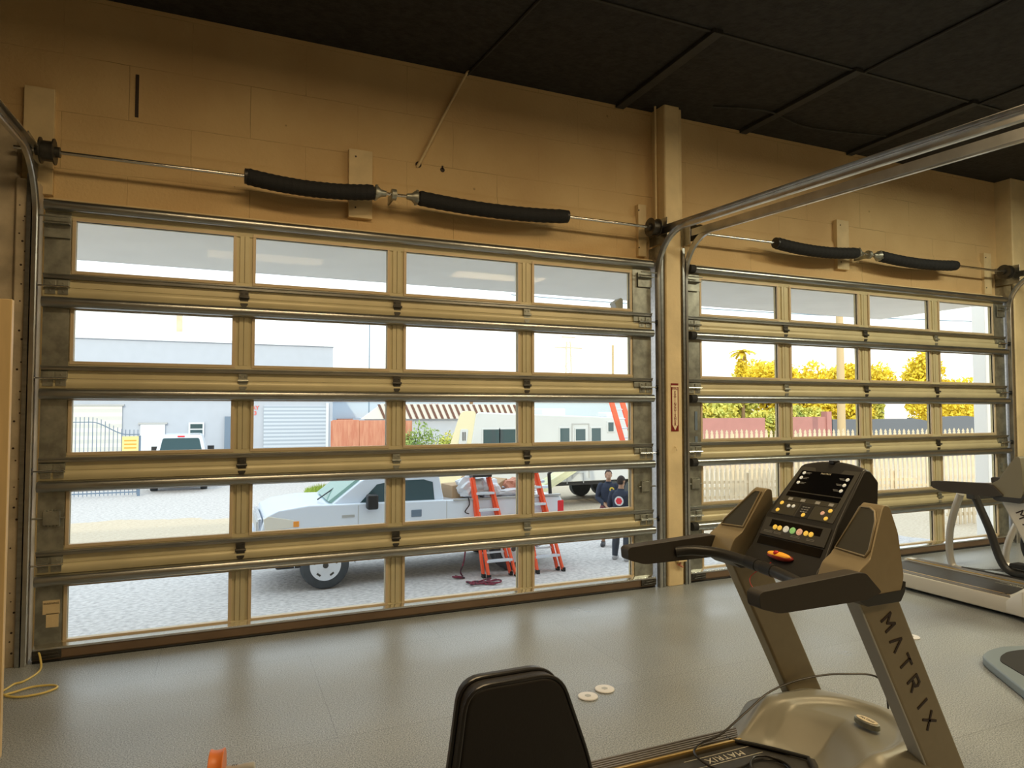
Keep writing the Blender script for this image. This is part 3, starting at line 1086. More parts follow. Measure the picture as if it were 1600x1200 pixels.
# ceiling boards, cables
for n_, (x, lab) in enumerate(((4.37, 'first flat black joist strip on the ceiling, left of the column top'), (5.87, 'second flat black joist strip on the ceiling, right of the column'),
                               (7.40, 'third flat black joist strip on the ceiling, farthest right'))):
    bm = bmesh.new()
    box(bm, x - 0.045, x + 0.045, -1.32, YW - 0.01, CEIL - 0.035, CEIL)
    o = obj('joist_strip', bm, MT['blackpaint'], None, bevel=0.004)
    tag(o, lab, 'joist')
for n_, (x, lab) in enumerate(((2.98, 'thin dark cable line running on the ceiling above the slanting pipe'), (5.95, 'thin dark cable running along the ceiling beyond the second strip'), (7.48, 'thin dark cable running along the ceiling beyond the third strip'))):
    y0_ = YW - .02 if n_ == 0 else -1.3
    bm = one(tube, smooth_path([(x - 0.15 if n_ == 0 else x, y0_, CEIL - 0.012), (x, -1.6, CEIL - 0.015), (x + 0.05, -3.0, CEIL - 0.012), (x + 0.02, -6, CEIL - .012)], 5), 0.012, 6)
    o = obj('ceiling_cable', bm, MT['blackpaint'], None, smooth=True)
    tag(o, lab, 'cable')
for n_, (y, lab) in enumerate(((-1.28, 'long straight ceiling batten nearest the doors'), (-2.5, 'long straight ceiling batten farther from the doors'))):
    bm = one(box, 2.0, 12.5, y - 0.012, y + 0.012, CEIL - 0.012, CEIL)
    o = obj('ceiling_batten', bm, MT['blackpaint'], None)
    tag(o, lab, 'batten')
bm = one(tube, smooth_path([(5.2, -0.25, CEIL - 0.01), (5.7, -0.42, CEIL - 0.03), (6.4, -0.28, CEIL - .02), (7.3, -0.45, CEIL - 0.03)], 6), 0.009, 6)
o = obj('drooping_cable', bm, MT['blackpaint'], None, smooth=True)
tag(o, 'loose black cable drooping between the ceiling strips', 'cable')

# extinguisher sign on the column
s = empty('extinguisher_sign', (4.835, -0.101, 1.66), 'narrow red FIRE EXTINGUISHER arrow sign on the column', 'sign')
zt_, zb_ = 0.225, -0.225
bx('sign_plate', MT['signred'], s, -0.042, 0.042, -0.004, 0.0, zb_, zt_, 0.001)
bm = bmesh.new()
prism(bm, [(-0.042, 0.205), (0.042, 0.205), (0.042, 0.19), (0.030, 0.19), (0.030, -0.165), (0.0, -0.215), (-0.030, -0.165), (-0.030, 0.19), (-0.042, 0.19)], -0.006, -0.003, 'y')
obj('sign_arrow', bm, MT['signcream'], s)
text('sign_lettering', 'FIRE', 0.036, MT['signred'], s, (0, -0.0065, 0.175), (1, 0, 0), (0, 0, 1), 0.0004, bold=0.0008)
for i, ch in enumerate('EXTINGUISHER'):
    text('sign_lettering', ch, 0.036, MT['signred'], s, (0, -0.0065, 0.138 - i * 0.0272), (1, 0, 0), (0, 0, 1), 0.0004, bold=0.001)
bm = one(tube, smooth_path([(4.83, -0.10, 1.29), (4.83, -0.125, 1.285), (4.83, -0.13, 1.265), (4.845, -0.115, 1.255)], 4), 0.004, 6)
o = obj('wall_hook', bm, MT['column'], None, smooth=True)
tag(o, 'tiny painted hook on the column below the extinguisher sign', 'hook')
o = empty('junction_box', (4.872, -0.10, 0.30), 'cream painted junction box low on the column', 'electrical box')
bx('box_body', MT['column'], o, -0.045, 0.05, -0.05, 0.0, -0.075, 0.09, 0.004)
bm = one(tube, smooth_path([(0.0, -0.02, -0.07), (-0.01, -0.025, -0.11), (0.03, -0.02, -0.13), (-0.03, -0.015, -0.10)], 5), 0.007, 8)
obj('conduit_fitting', bm, MT['rust'], o, smooth=True)


# ================================================================== TREADMILLS
def rounded(pts, r, n=4):
    out = []
    m = len(pts)
    for i in range(m):
        p0, p1, p2 = Vector(pts[i - 1]), Vector(pts[i]), Vector(pts[(i + 1) % m])
        a = (p0 - p1); b = (p2 - p1)
        rr = min(r, a.length * 0.45, b.length * 0.45)
        s_, e_ = p1 + a.normalized() * rr, p1 + b.normalized() * rr
        for k in range(n + 1):
            t = k / n
            out.append(tuple((1 - t) ** 2 * s_ + 2 * t * (1 - t) * p1 + t * t * e_))
    return out


def treadmill(loc, rz, label, mats, full=True):
    F, H, COV = mats
    t = empty('treadmill', loc, label, 'treadmill', 'treadmills in front of the doors', rz=rz)
    # deck: x from -1.35 to 0.85 ; user stands facing +x
    for s in (1, -1):
        bm = bmesh.new()
        a, b = sorted((s * 0.235, s * 0.345))
        prism(bm, rounded([(a, 0.155), (b, 0.155), (b + (0.01 if s > 0 else 0), 0.10), (b, 0.03), (a, 0.03)], 0.012, 3), -1.33, 0.30, 'x')
        rl = obj('side_rail', bm, F, t, smooth=True)
        bm = bmesh.new()
        for k in range(5):
            y = s * (0.262 + k * 0.016)
            box(bm, -1.25, 0.02, y - 0.005, y + 0.005, 0.153, 0.160)
        obj('foot_grip', bm, MT['tmrail'], rl, bevel=0.001, seg=1)
        bm = one(box, -1.30, 0.05, s * 0.240 - 0.005, s * 0.240 + 0.005, 0.15, 0.1585)
        obj('trim_strip', bm, MT['gold'], rl)
    bx('deck_base', MT['black'], t, -1.32, 0.6, -0.24, 0.24, 0.05, 0.12, 0.01)
    bm = bmesh.new()
    prism(bm, [(-1.34, 0.09), (-1.325, 0.128), (-1.29, 0.14), (0.15, 0.14), (0.15, 0.12), (-1.28, 0.12), (-1.30, 0.10)], -0.225, 0.225, 'y')
    obj('running_belt', bm, MT['tmbelt'], t)
    for x in (-1.28, 0.45):
        for s in (1, -1):
            bm = one(lathe, [(0.028, 0.0), (0.032, 0.03), (0.032, 0.06)], (x, s * 0.28, 0.0), 'z', 14)
            obj('foot', bm, MT['rubber'], t, smooth=True)
    # lettering along the belt edge
    text('belt_lettering', 'MATRIX', 0.052, MT['ltext'], t, (-0.21, 0.165, 0.1415), (-1, 0, 0), (0, -1, 0), 0.0004, spacing=1.1)
    bx('belt_line', MT['ltext'], t, -0.40, -0.03, 0.196, 0.199, 0.1402, 0.1412)
    bx('belt_line', MT['ltext'], t, -0.40, -0.03, 0.132, 0.135, 0.1402, 0.1412)
    # motor cover: height field
    bm = bmesh.new()
    nx, ny = 64, 64
    grid = []
    for i in range(nx + 1):
        row = []
        for k in range(ny + 1):
            v = -1 + 2 * k / ny
            u = i / nx
            hw = 0.385 - 0.060 * max(0, 1 - u * 3.0) - 0.09 * max(0, (u - 0.72) / 0.28) ** 2
            y = v * hw
            rear = -0.10 + 0.20 * (1 - min(1, abs(y) / 0.25)) ** 0.8
            front = 0.68 - 0.16 * v * v
            x = rear + (front - rear) * u
            su = min(1, u / 0.40)
            rise = su * su * (3 - 2 * su)
            fall = 1 - 0.55 * max(0, (u - 0.66) / 0.34) ** 2
            h = 0.155 + 0.140 * rise * fall
            side = max(0, (abs(v) - 0.70) / 0.30)
            h -= 0.055 * side ** 1.5
            # raised crescent and the shallow dish inside it
            rr = math.hypot((x - 0.20) / 0.29, (y + 0.03) / 0.235)
            k_ = min(1, max(0, (1.10 - rr) / 0.16))
            h -= 0.022 * k_ * k_ * (3 - 2 * k_) * min(1, max(0, (x + 0.02) / 0.12))
            row.append(bm.verts.new((x, y, h)))
        grid.append(row)
    for i in range(nx):
        for k in range(ny):
            bm.faces.new((grid[i][k], grid[i + 1][k], grid[i + 1][k + 1], grid[i][k + 1]))
    border = [grid[i][0] for i in range(nx + 1)] + [grid[nx][k] for k in range(1, ny + 1)] + [grid[i][ny] for i in range(nx - 1, -1, -1)] + [grid[0][k] for k in range(ny - 1, 0, -1)]
    low = [bm.verts.new((v.co.x, v.co.y, 0.045 if v.co.x > 0.05 or abs(v.co.y) > 0.24 else 0.142)) for v in border]
    nb = len(border)
    for i in range(nb):
        bm.faces.new((border[i], border[(i + 1) % nb], low[(i + 1) % nb], low[i]))
    cv = obj('motor_cover', bm, COV, t, smooth=True, angle=60)
    bm = bmesh.new()
    pts = []
    for k in range(25):
        v = -0.86 + 1.72 * k / 24
        y = v * 0.33
        rear = -0.10 + 0.20 * (1 - min(1, abs(y) / 0.25)) ** 0.8
        pts.append((rear - 0.004, y, 0.152))
    tube(bm, pts, 0.009, 8)
    obj('cover_edge', bm, MT['rubber'], cv, smooth=True)
    # oval badge
    bm = bmesh.new()
    lathe(bm, [(0.052, 0), (0.055, 0.006), (0.052, 0.022), (0.044, 0.024)], (0, 0, 0), 'z', 32)
    for v in bm.verts:
        v.co.x *= 0.52
        v.co.y *= 1.12
    bd = obj('oval_badge', bm, MT['galvplate'], cv, smooth=True)
    bd.location = (0.335, -0.095, 0.284)
    bd.rotation_euler = (0, -0.02, 0)
    bm = bmesh.new()
    lathe(bm, [(0.046, 0.0235), (0.046, 0.0262)], (0, 0, 0), 'z', 32)
    for v in bm.verts:
        v.co.x *= 0.46
        v.co.y *= 1.10
    bf = obj('badge_face', bm, MT['signcream'], cv)
    bf.location = bd.location
    text('badge_lettering', 'MATRIX', 0.017, MT['dtext'], cv, Vector(bd.location) + Vector((0, 0, 0.0268)), (0, -1, 0), (1, 0, 0), 0.0003, spacing=1.15)
    # uprights
    for s in (1, -1):
        bm = bmesh.new()
        a, b = sorted((s * 0.305, s * 0.375))
        pr = [(-0.050, 0.955), (0.162, 0.955), (0.598, 0.10), (0.395, 0.10)]
        prism(bm, pr, a, b, 'y')
        up_ = obj('upright', bm, F, t, bevel=0.014, seg=3)
        if s < 0:
            # dark rear facing strip and lettering down the outer face
            dx, dz = (0.395 + 0.050), (0.10 - 0.955)
            bm = bmesh.new()
            prism(bm, [(-0.050 - 0.004, 0.955), (-0.050 + 0.03, 0.955), (0.395 + 0.03, 0.10), (0.395 - 0.004, 0.10)], -0.37, -0.31, 'y')
            obj('upright_edge_strip', bm, MT['greyp'], up_, bevel=0.004)
            dv = Vector((0.46, 0, -0.855)).normalized()
            wv = Vector((dv.z, 0, -dv.x)) * -1
            base = Vector((0.118, -0.3765, 0.828))
            STR = {'M': [(-1, -1), (-1, 1), (0, -0.2), (1, 1), (1, -1)], 'A': [(-1, -1), (0, 1), (1, -1)], 'T': [[(-1, 1), (1, 1)], [(0, 1), (0, -1)]],
                   'R': [[(-0.8, -1), (-0.8, 1), (0.6, 1), (0.9, 0.5), (0.6, 0.0), (-0.4, 0.0)], [(0.0, 0.0), (0.9, -1)]], 'I': [[(0, 1), (0, -1)]], 'X': [[(-1, 1), (1, -1)], [(-1, -1), (1, 1)]]}
            x_, y_ = dv, Vector((0.855, 0, 0.46)).normalized()
            z_ = x_.cross(y_)
            for i, ch in enumerate('MATRIX'):
                p = base + dv * (i * 0.094 + (0.004 if i > 3 else 0) - (0.014 if i > 4 else 0))
                st_ = STR[ch] if isinstance(STR[ch][0], list) else [STR[ch]]
                bmA = bmesh.new()
                for pl in st_:
                    q_ = [Vector((a_ * 0.024, b_ * 0.028)) for a_, b_ in pl]
                    for k_ in range(len(q_) - 1):
                        d_ = (q_[k_ + 1] - q_[k_]).normalized()
                        n2_ = Vector((-d_.y, d_.x)) * 0.0048
                        e0, e1 = q_[k_] - d_ * 0.003, q_[k_ + 1] + d_ * 0.003
                        vs = [bmA.verts.new((c.x, c.y, zz)) for zz in (-0.001, 0.0012 + 0.0001 * k_) for c in (e0 - n2_, e1 - n2_, e1 + n2_, e0 + n2_)]
                        for f in ((3, 2, 1, 0), (4, 5, 6, 7), (0, 1, 5, 4), (1, 2, 6, 5), (2, 3, 7, 6), (3, 0, 4, 7)):
                            bmA.faces.new([vs[m_] for m_ in f])
                o = obj('upright_lettering', bmA, MT['dtext'], up_)
                o.matrix_local = Matrix.Translation(p) @ Matrix((x_, y_, z_)).transposed().to_4x4()
    # grips
    for s in (1, -1):
        bm = bmesh.new()
        o_ = [(-0.562, 1.016), (-0.548, 1.026), (-0.10, 1.048), (-0.06, 1.042), (0.02, 0.965), (-0.06, 0.945), (-0.455, 0.944), (-0.48, 0.946), (-0.558, 0.970)]
        prism(bm, rounded(o_, 0.012, 3), s * 0.40 - 0.031, s * 0.40 + 0.031, 'y')
        obj('arm_grip', bm, MT['tmgrip'], t, bevel=0.016, seg=3)
        # housing that carries console and arm
        bm = bmesh.new()
        o_ = [(-0.115, 0.968), (-0.075, 1.050), (-0.02, 1.082), (0.085, 1.262), (0.098, 1.274), (0.125, 1.268), (0.148, 1.175), (0.158, 1.0), (0.135, 0.935), (-0.03, 0.935)]
        a, b = sorted((s * 0.245, s * 0.415))
        prism(bm, rounded(o_, 0.015, 3), a, b, 'y')
        for v in bm.verts:
            if v.co.z > 1.085:
                f = (v.co.z - 1.085) / 0.185
                v.co.y += ((-0.028 if abs(v.co.y) > 0.33 else 0.046) if s < 0 else (-0.125 if abs(v.co.y) > 0.33 else -0.03)) * s * f
        hs = obj('arm_housing', bm, H, t, bevel=0.012, seg=3)
        # dark inset on the slanting face, with its rim
        p0, p1 = Vector((-0.0155, 0, 1.0895)), Vector((0.084, 0, 1.2605))
        dd = (p1 - p0).normalized()
        nn = Vector((-dd.z, 0, dd.x))
        def at(u, y, h):
            return p0 + (p1 - p0) * u + nn * h + Vector((0, y, 0))
        ya, yb = s * 0.256, s * 0.400
        poly = [(0.05, ya), (0.0, yb - s * 0.008), (0.14, yb - s * 0.01), (0.60, yb - s * 0.070), (0.92, yb - s * 0.115), (0.97, yb - s * 0.130), (0.97, ya - s * 0.02)] if s > 0 else [(0.05, ya), (0.0, yb - s * 0.008), (0.14, yb), (0.72, yb - s * 0.018), (0.92, yb - s * 0.036), (0.985, yb - s * 0.062), (0.97, ya + s * 0.040)]
        bm = bmesh.new()
        lo = [bm.verts.new(at(u, y, -0.004)) for u, y in poly]
        hi = [bm.verts.new(at(u, y, 0.0035)) for u, y in poly]
        bm.faces.new(hi)
        bm.faces.new(lo[::-1])
        for i in range(len(poly)):
            bm.faces.new((lo[i], lo[(i + 1) % len(poly)], hi[(i + 1) % len(poly)], hi[i]))
        obj('inset_panel', bm, MT['tminset'], hs)
        bm = bmesh.new()
        tube(bm, [at(u, y, 0.004) for u, y in poly], 0.0045, 8, closed=True)
        obj('inset_rim', bm, H, hs, smooth=True)
        # black underside
        bm = bmesh.new()
        prism(bm, rounded([(-0.10, 0.953), (0.14, 0.957), (0.165, 0.99), (0.160, 0.95), (0.135, 0.915), (-0.04, 0.915)], 0.006, 2), min(a, b) - 0.003, max(a, b) + 0.003, 'y')
        obj('housing_underside', bm, MT['tmdark'], hs, bevel=0.003)
    # front handlebar with pulse grips
    arc = smooth_path([(-0.30, 0.375, 0.985), (-0.24, 0.33, 0.995), (-0.185, 0.24, 0.998), (-0.16, 0.12, 0.992), (-0.155, 0.0, 0.985), (-0.16, -0.12, 0.978), (-0.185, -0.24, 0.972), (-0.24, -0.33, 0.968), (-0.30, -0.375, 0.965)], 8)
    n_ = len(arc)
    obj('handlebar', one(tube, arc, 0.023, 16), MT['tmdark'], t, smooth=True)
    for a, b in ((int(n_ * .42), int(n_ * .48)), (int(n_ * .52), int(n_ * .58))):
        obj('bar_collar', one(tube, arc[a:b + 1], 0.0255, 16), MT['black'], t, smooth=True)
    bm = one(box, -0.205, -0.195, -0.30, -0.20, 0.99, 0.995)
    # console
    prof = [(-0.075, 0.955), (-0.045, 1.000), (-0.010, 1.035), (0.070, 1.168), (0.255, 1.376), (0.275, 1.386), (0.300, 1.375), (0.330, 1.33), (0.300, 1.18), (0.14, 0.97), (0.10, 0.945), (-0.05, 0.94)]
    def hw(z):
        return 0.205 - 0.018 * max(0, (z - 1.05) / 0.33) - 0.020 * max(0, (z - 1.30) / 0.08)
    bm = bmesh.new()
    cols = []
    for k in range(13):
        v = -1 + 2 * k / 12
        ring = []
        for (x, z) in prof:
            zz = z + (0.022 * (1 - v * v) if z > 1.30 else 0)
            xx = x + (0.014 * (1 - v * v) if z > 1.30 else 0)
            ring.append(bm.verts.new((xx, v * hw(z), zz)))
        cols.append(ring)
    m_ = len(prof)
    for k in range(12):
        for i in range(m_):
            bm.faces.new((cols[k][i], cols[k + 1][i], cols[k + 1][(i + 1) % m_], cols[k][(i + 1) % m_]))
    bm.faces.new(cols[0]); bm.faces.new(cols[-1][::-1])
    con = obj('console', bm, MT['tmdark'], t, bevel=0.010, seg=3)
    # face plane of the console: from (0.070,1.168) to (0.255,1.376)
    A, B = Vector((0.070, 0, 1.168)), Vector((0.255, 0, 1.376))
    D = (B - A)
    Ln = D.length
    dn = D.normalized()
    N_ = Vector((-dn.z, 0, dn.x))
    def cp(u, y, h):       # u metres up the face
        return A + dn * u + N_ * h + Vector((0, y, 0))
    def panel(name, u0, u1, y0, y1, h, m, par, h0=-0.004, top=None):
        y2, y3 = top if top else (y0, y1)
        bm = bmesh.new()
        q = [cp(u0, y0, h0), cp(u0, y1, h0), cp(u1, y3, h0), cp(u1, y2, h0), cp(u0, y0, h), cp(u0, y1, h), cp(u1, y3, h), cp(u1, y2, h)]
        v = [bm.verts.new(p) for p in q]
        for f in ((3, 2, 1, 0), (4, 5, 6, 7), (0, 1, 5, 4), (1, 2, 6, 5), (2, 3, 7, 6), (3, 0, 4, 7)):
            bm.faces.new([v[i] for i in f])
        return obj(name, bm, m, par)
    fp = panel('face_panel', 0.004, Ln - 0.004, -0.170, 0.170, 0.003, MT['tmface'], con, top=(-0.160, 0.160))
    sc_ = panel('display', 0.135, 0.252, -0.142, 0.142, 0.0048, MT['tmscreen'], con, h0=0.001, top=(-0.138, 0.138))
    panel('reading_ledge', 0.105, 0.128, -0.142, 0.142, 0.0055, MT['tmscreen'], con, h0=0.001)
    panel('media_strip', 0.078, 0.102, -0.142, 0.142, 0.0045, MT['tminset'], con, h0=0.001)
    panel('keypad', 0.006, 0.072, -0.038, 0.030, 0.0045, MT['tmdark'], con, h0=0.001)
    panel('side_keypad', 0.006, 0.072, 0.040, 0.142, 0.0042, MT['tminset'], con, h0=0.001)
    panel('side_keypad', 0.006, 0.072, -0.142, -0.045, 0.0042, MT['tminset'], con, h0=0.001)
    def X3(y_, u_, h_):
        return cp(u_, y_, h_)
    def key(y, u, r, m, par=con, h=0.0085, plane=None):
        P_ = plane or cp
        nrm = N_ if plane is None else N2
        bm = bmesh.new()
        lathe(bm, [(r, 0), (r, 0.003), (r * 0.8, 0.0042), (r * 0.34, 0.0042), (r * 0.30, 0.0022)], (0, 0, 0), 'z', 16)
        o = obj('key_button', bm, m, par, smooth=True)
        q = Vector((0, 0, 1)).rotation_difference(nrm)
        o.matrix_local = Matrix.Translation(P_(u, y, h - 0.005)) @ q.to_matrix().to_4x4()
        return o
    # y grows to the user's left
    for u in (0.238, 0.210, 0.182):
        key(0.118, u, 0.0085, MT['key_w'])
    for u in (0.225, 0.195, 0.165):
        key(-0.122, u, 0.0085, MT['key_w'])
    for y, u in ((0.138, 0.062), (0.138, 0.022), (-0.128, 0.060), (-0.128, 0.020)):
        key(y, u, 0.0095, MT['key_y'])
    for y, u in ((0.092, 0.052), (0.066, 0.054)):
        key(y, u, 0.0085, MT['key_w'])
    key(-0.010, 0.018, 0.0095, MT['key_y'])
    key(-0.098, 0.043, 0.0095, MT['key_r'])
    bm = bmesh.new()
    for r_ in range(3):
        for c_ in range(3):
            p = cp(0.034 + r_ * 0.012, -0.018 + c_ * 0.014, 0.0052)
            bmesh.ops.create_cube(bm, size=1, matrix=Matrix.Translation(p) @ Matrix.Diagonal((0.006, 0.009, 0.004, 1)))
    obj('number_keys', bm, MT['greyp'], con)
    for i, y in enumerate((0.105, 0.035, -0.045, -0.115)):
        panel('media_icon', 0.083, 0.097, y - 0.012, y + 0.012, 0.0052, MT['greyp'], con, h0=0.003)
    text('console_lettering', 'MATRIX', 0.013, MT['ltext'], con, cp(0.243, 0.0, 0.0055), (0, -1, 0), dn, 0.0003, spacing=1.2)
    # fine print beside the keys
    bm = bmesh.new()
    for u in (0.238, 0.210, 0.182):
        for q in (0, 0.006):
            p = cp(u - q + .003, 0.090 + q, 0.0053)
            bmesh.ops.create_cube(bm, size=1, matrix=Matrix.Translation(p) @ Matrix.Rotation(-math.atan2(D.z, D.x), 4, 'Y') @ Matrix.Diagonal((0.0014, 0.026, 0.0006, 1)))
    for u in (0.225, 0.195, 0.165):
        for q in (0, 0.006):
            p = cp(u - q + .003, -0.092 - q, 0.0053)
            bmesh.ops.create_cube(bm, size=1, matrix=Matrix.Translation(p) @ Matrix.Rotation(-math.atan2(D.z, D.x), 4, 'Y') @ Matrix.Diagonal((0.0014, 0.026, 0.0006, 1)))
    obj('fine_print', bm, MT['greyp'], con)['kind'] = 'stuff'
    # lower button panel, steeper: from (-0.010,1.035) to (0.070,1.168)
    A2, B2 = Vector((-0.010, 0, 1.035)), Vector((0.070, 0, 1.168))
    d2_ = (B2 - A2).normalized()
    N2 = Vector((-d2_.z, 0, d2_.x))
    def cp2(u, y, h):
        return A2 + d2_ * u + N2 * h + Vector((0, y, 0))
    def panel2(name, u0, u1, y0, y1, h, m, h0=-0.004):
        bm = bmesh.new()
        q = [cp2(u0, y0, h0), cp2(u0, y1, h0), cp2(u1, y1, h0), cp2(u1, y0, h0), cp2(u0, y0, h), cp2(u0, y1, h), cp2(u1, y1, h), cp2(u1, y0, h)]
        v = [bm.verts.new(p) for p in q]
        for f in ((3, 2, 1, 0), (4, 5, 6, 7), (0, 1, 5, 4), (1, 2, 6, 5), (2, 3, 7, 6), (3, 0, 4, 7)):
            bm.faces.new([v[i] for i in f])
        return obj(name, bm, m, con, bevel=0.0015)
    panel2('button_panel', 0.050, 0.135, -0.178, 0.178, 0.006, MT['tmface'])
    panel2('button_window', 0.092, 0.128, -0.140, 0.140, 0.0072, MT['tmscreen'], 0.003)
    panel2('tray_recess', 0.006, 0.044, -0.175, 0.175, 0.003, MT['tmscreen'])
    for y, m_ in ((0.103, 'key_y'), (0.076, 'key_y'), (0.040, 'key_w'), (0.003, 'key_g'), (-0.034, 'key_r'), (-0.069, 'key_y'), (-0.096, 'key_y')):
        r_ = 0.0112 if m_ == 'key_y' else 0.0150
        key(y, 0.093, r_, MT[m_], con, 0.0125, cp2)
    bm = bmesh.new()
    q = Vector((0, 0, 1)).rotation_difference(N2).to_matrix().to_4x4()
    for y, w_ in ((0.135, 0.05), (0.08, 0.04), (-0.02, 0.05), (-0.10, 0.04)):
        for e_ in (0.066, 0.072):
            bmesh.ops.create_cube(bm, size=1, matrix=Matrix.Translation(cp2(e_, y, 0.0064)) @ q @ Matrix.Diagonal((0.0013, w_, 0.0006, 1)))
    obj('fine_print', bm, MT['greyp'], con)['kind'] = 'stuff'
    # stop bar
    bm = bmesh.new()
    ellipsoid(bm, (-0.040, 0.005, 1.014), (0.030, 0.070, 0.016), 24, 12)
    sb = obj('stop_base', bm, MT['stopr'], con, smooth=True)
    bm = bmesh.new()
    ellipsoid(bm, (-0.047, 0.005, 1.023), (0.020, 0.062, 0.012), 24, 12)
    obj('stop_bar', bm, MT['stopo'], sb, smooth=True)
    bm = bmesh.new()
    ellipsoid(bm, (-0.056, 0.010, 1.029), (0.012, 0.014, 0.012), 12, 8)
    obj('safety_magnet', bm, MT['red'], sb, smooth=True)
    # safety clip hanging below
    bm = one(tube, smooth_path([(-0.075, 0.02, 0.99), (-0.15, 0.06, 0.93), (-0.17, 0.02, 0.89), (-0.15, -0.03, 0.90)], 6), 0.0015, 6)
    sc2 = obj('safety_cord', bm, MT['red'], con, smooth=True)
    bm = bmesh.new()
    ellipsoid(bm, (-0.14, -0.035, 0.90), (0.012, 0.022, 0.010), 10, 8)
    ellipsoid(bm, (-0.15, -0.005, 0.893), (0.009, 0.016, 0.008), 10, 8)
    obj('safety_clip', bm, MT['red'], sc2, smooth=True)
    # slot on top edge of console
    bx('top_notch', MT['black'], con, 0.262, 0.30, -0.012, 0.016, 1.398, 1.4115, 0.002)
    return t


treadmill((3.15, -3.14, 0), 0.0, 'warm-lit grey treadmill in the foreground with console and arms facing left', (MT['tmframe'], MT['tmhouse'], MT['tmcover']))
treadmill((6.98, -1.95, 0), -PI / 2, 'pale-lit treadmill at the right edge with its belt end near the right door', (MT['tmpalelit'], mat('cooler_lit_housing', (0.20, 0.19, 0.14), 0.4), MT['tmpalelit']))  # same model as the first, its different lighting put into these colours

# mains lead lying over the foreground treadmill
pts = [(3.98, -2.95, 0.02), (3.93, -2.96, 0.30), (3.74, -2.90, 0.345), (3.52, -2.86, 0.342), (3.33, -2.84, 0.305), (3.16, -2.86, 0.245), (3.00, -2.88, 0.185), (2.90, -2.885, 0.172), (2.82, -2.92, 0.166), (2.80, -2.99, 0.160), (2.84, -3.06, 0.147), (2.93, -3.08, 0.147), (3.05, -3.06, 0.147), (3.12, -3.12, 0.147), (3.08, -3.22, 0.147), (2.98, -3.22, 0.147), (2.96, -3.12, 0.152), (3.03, -3.05, 0.156), (3.10, -3.08, 0.156), (3.11, -3.18, 0.156), (3.00, -3.30, 0.147), (2.86, -3.33, 0.147)]
o = obj('power_cord', one(tube, smooth_path(pts, 8), 0.0048, 8), MT['blackcord'], None, smooth=True)
tag(o, 'black mains lead draped over the foreground treadmill and coiled on its belt', 'cord')

# ------------------------------------------------------------------ exercise bike behind the right treadmill
b = empty('exercise_bike', (7.75, -1.25, 0), 'silver and black exercise bike partly hidden behind the right treadmill', 'exercise bike')
P = lambda x, y, z: (x - 7.75, y + 1.25, z)
obj('front_stand', one(tube, smooth_path([P(7.7, -0.88, 0.80), P(7.72, -0.80, 0.62), P(7.74, -0.735, 0.40), P(7.75, -0.72, 0.20), P(7.75, -0.75, 0.06), P(7.75, -0.84, 0.035)], 8), 0.034, 16), MT['silver'], b, smooth=True)
obj('rear_stand', one(tube, smooth_path([P(8.35, -1.15, 0.66), P(8.28, -1.06, 0.50), P(8.22, -1.0, 0.28), P(8.20, -0.99, 0.10), P(8.2, -1.08, 0.035)], 8), 0.032, 16), MT['silver'], b, smooth=True)
obj('main_bar', one(tube, smooth_path([P(7.72, -0.99, 0.82), P(7.74, -1.03, 0.70), P(7.76, -1.11, 0.48), P(7.77, -1.19, 0.22), P(7.78, -1.26, 0.12), P(7.80, -1.40, 0.10), P(7.80, -1.75, 0.11)], 8), 0.036, 16), MT['tmdark'], b, smooth=True)
obj('base_bar', one(tube, [P(7.75, -0.84, 0.04), P(8.2, -1.08, 0.04), P(8.25, -1.75, 0.04), P(7.80, -1.75, 0.05)], 0.03, 12, True, True), MT['tmdark'], b, smooth=True)
pd = bx('pedal', MT['rubber'], b, 0.02, 0.16, -0.34, -0.02, 0.15, 0.19, 0.012)
bm = bmesh.new()
tube(bm, [P(7.82, -1.62 + 0.235 * math.cos(a * PI / 16), 0.39 + 0.235 * math.sin(a * PI / 16)) for a in range(32)], 0.035, 12, closed=True)
fly = obj('flywheel_ring', bm, MT['black'], b, smooth=True)
obj('flywheel_disc', one(lathe, [(0.07, -0.02), (0.215, -0.008), (0.215, 0.008), (0.07, 0.02)], P(7.82, -1.62, 0.39), 'x', 32), MT['greyp'], fly, smooth=True)
bx('cross_beam', MT['tmdark'], b, -0.08, 0.62, 0.22, 0.30, 0.76, 0.82, 0.01)

# curved machine foot at the right edge
g = empty('machine_base', (5.75, -2.8, 0), 'blue-grey curved base with a black recess at the lower right edge', 'exercise machine base')
outer = [(5.40, -2.54), (5.48, -2.46), (5.62, -2.42), (5.80, -2.42), (6.15, -2.50), (6.25, -2.75), (6.0, -3.15), (5.30, -3.20), (5.10, -3.05)]
outer = [(5.385, -2.545), (5.46, -2.465), (5.60, -2.425), (5.75, -2.415), (5.93, -2.475), (6.3, -2.70), (6.2, -3.3), (5.3, -3.35), (5.02, -3.05), (5.10, -2.93)]
inner = [(5.44, -2.590), (5.54, -2.535), (5.66, -2.505), (5.80, -2.520), (6.05, -2.70), (6.05, -3.15), (5.4, -3.20), (5.22, -3.05), (5.26, -2.92)]
bm = bmesh.new()
prism(bm, rounded([(x - 5.75, y + 2.8) for x, y in outer], 0.05, 4), 0.0, 0.055, 'z')
obj('base_plate', bm, mat('blue_grey_machine_coat', (0.25, 0.31, 0.35), 0.4, 0.3), g, bevel=0.012, seg=3)
bm = bmesh.new()
prism(bm, rounded([(x - 5.75, y + 2.8) for x, y in inner], 0.04, 4), 0.050, 0.060, 'z')
obj('recess_pad', bm, MT['rubber'], g, bevel=0.003)
bx('post', MT['tmdark'], g, 0.25, 0.37, -0.35, -0.2, 0.05, 0.55, 0.01)

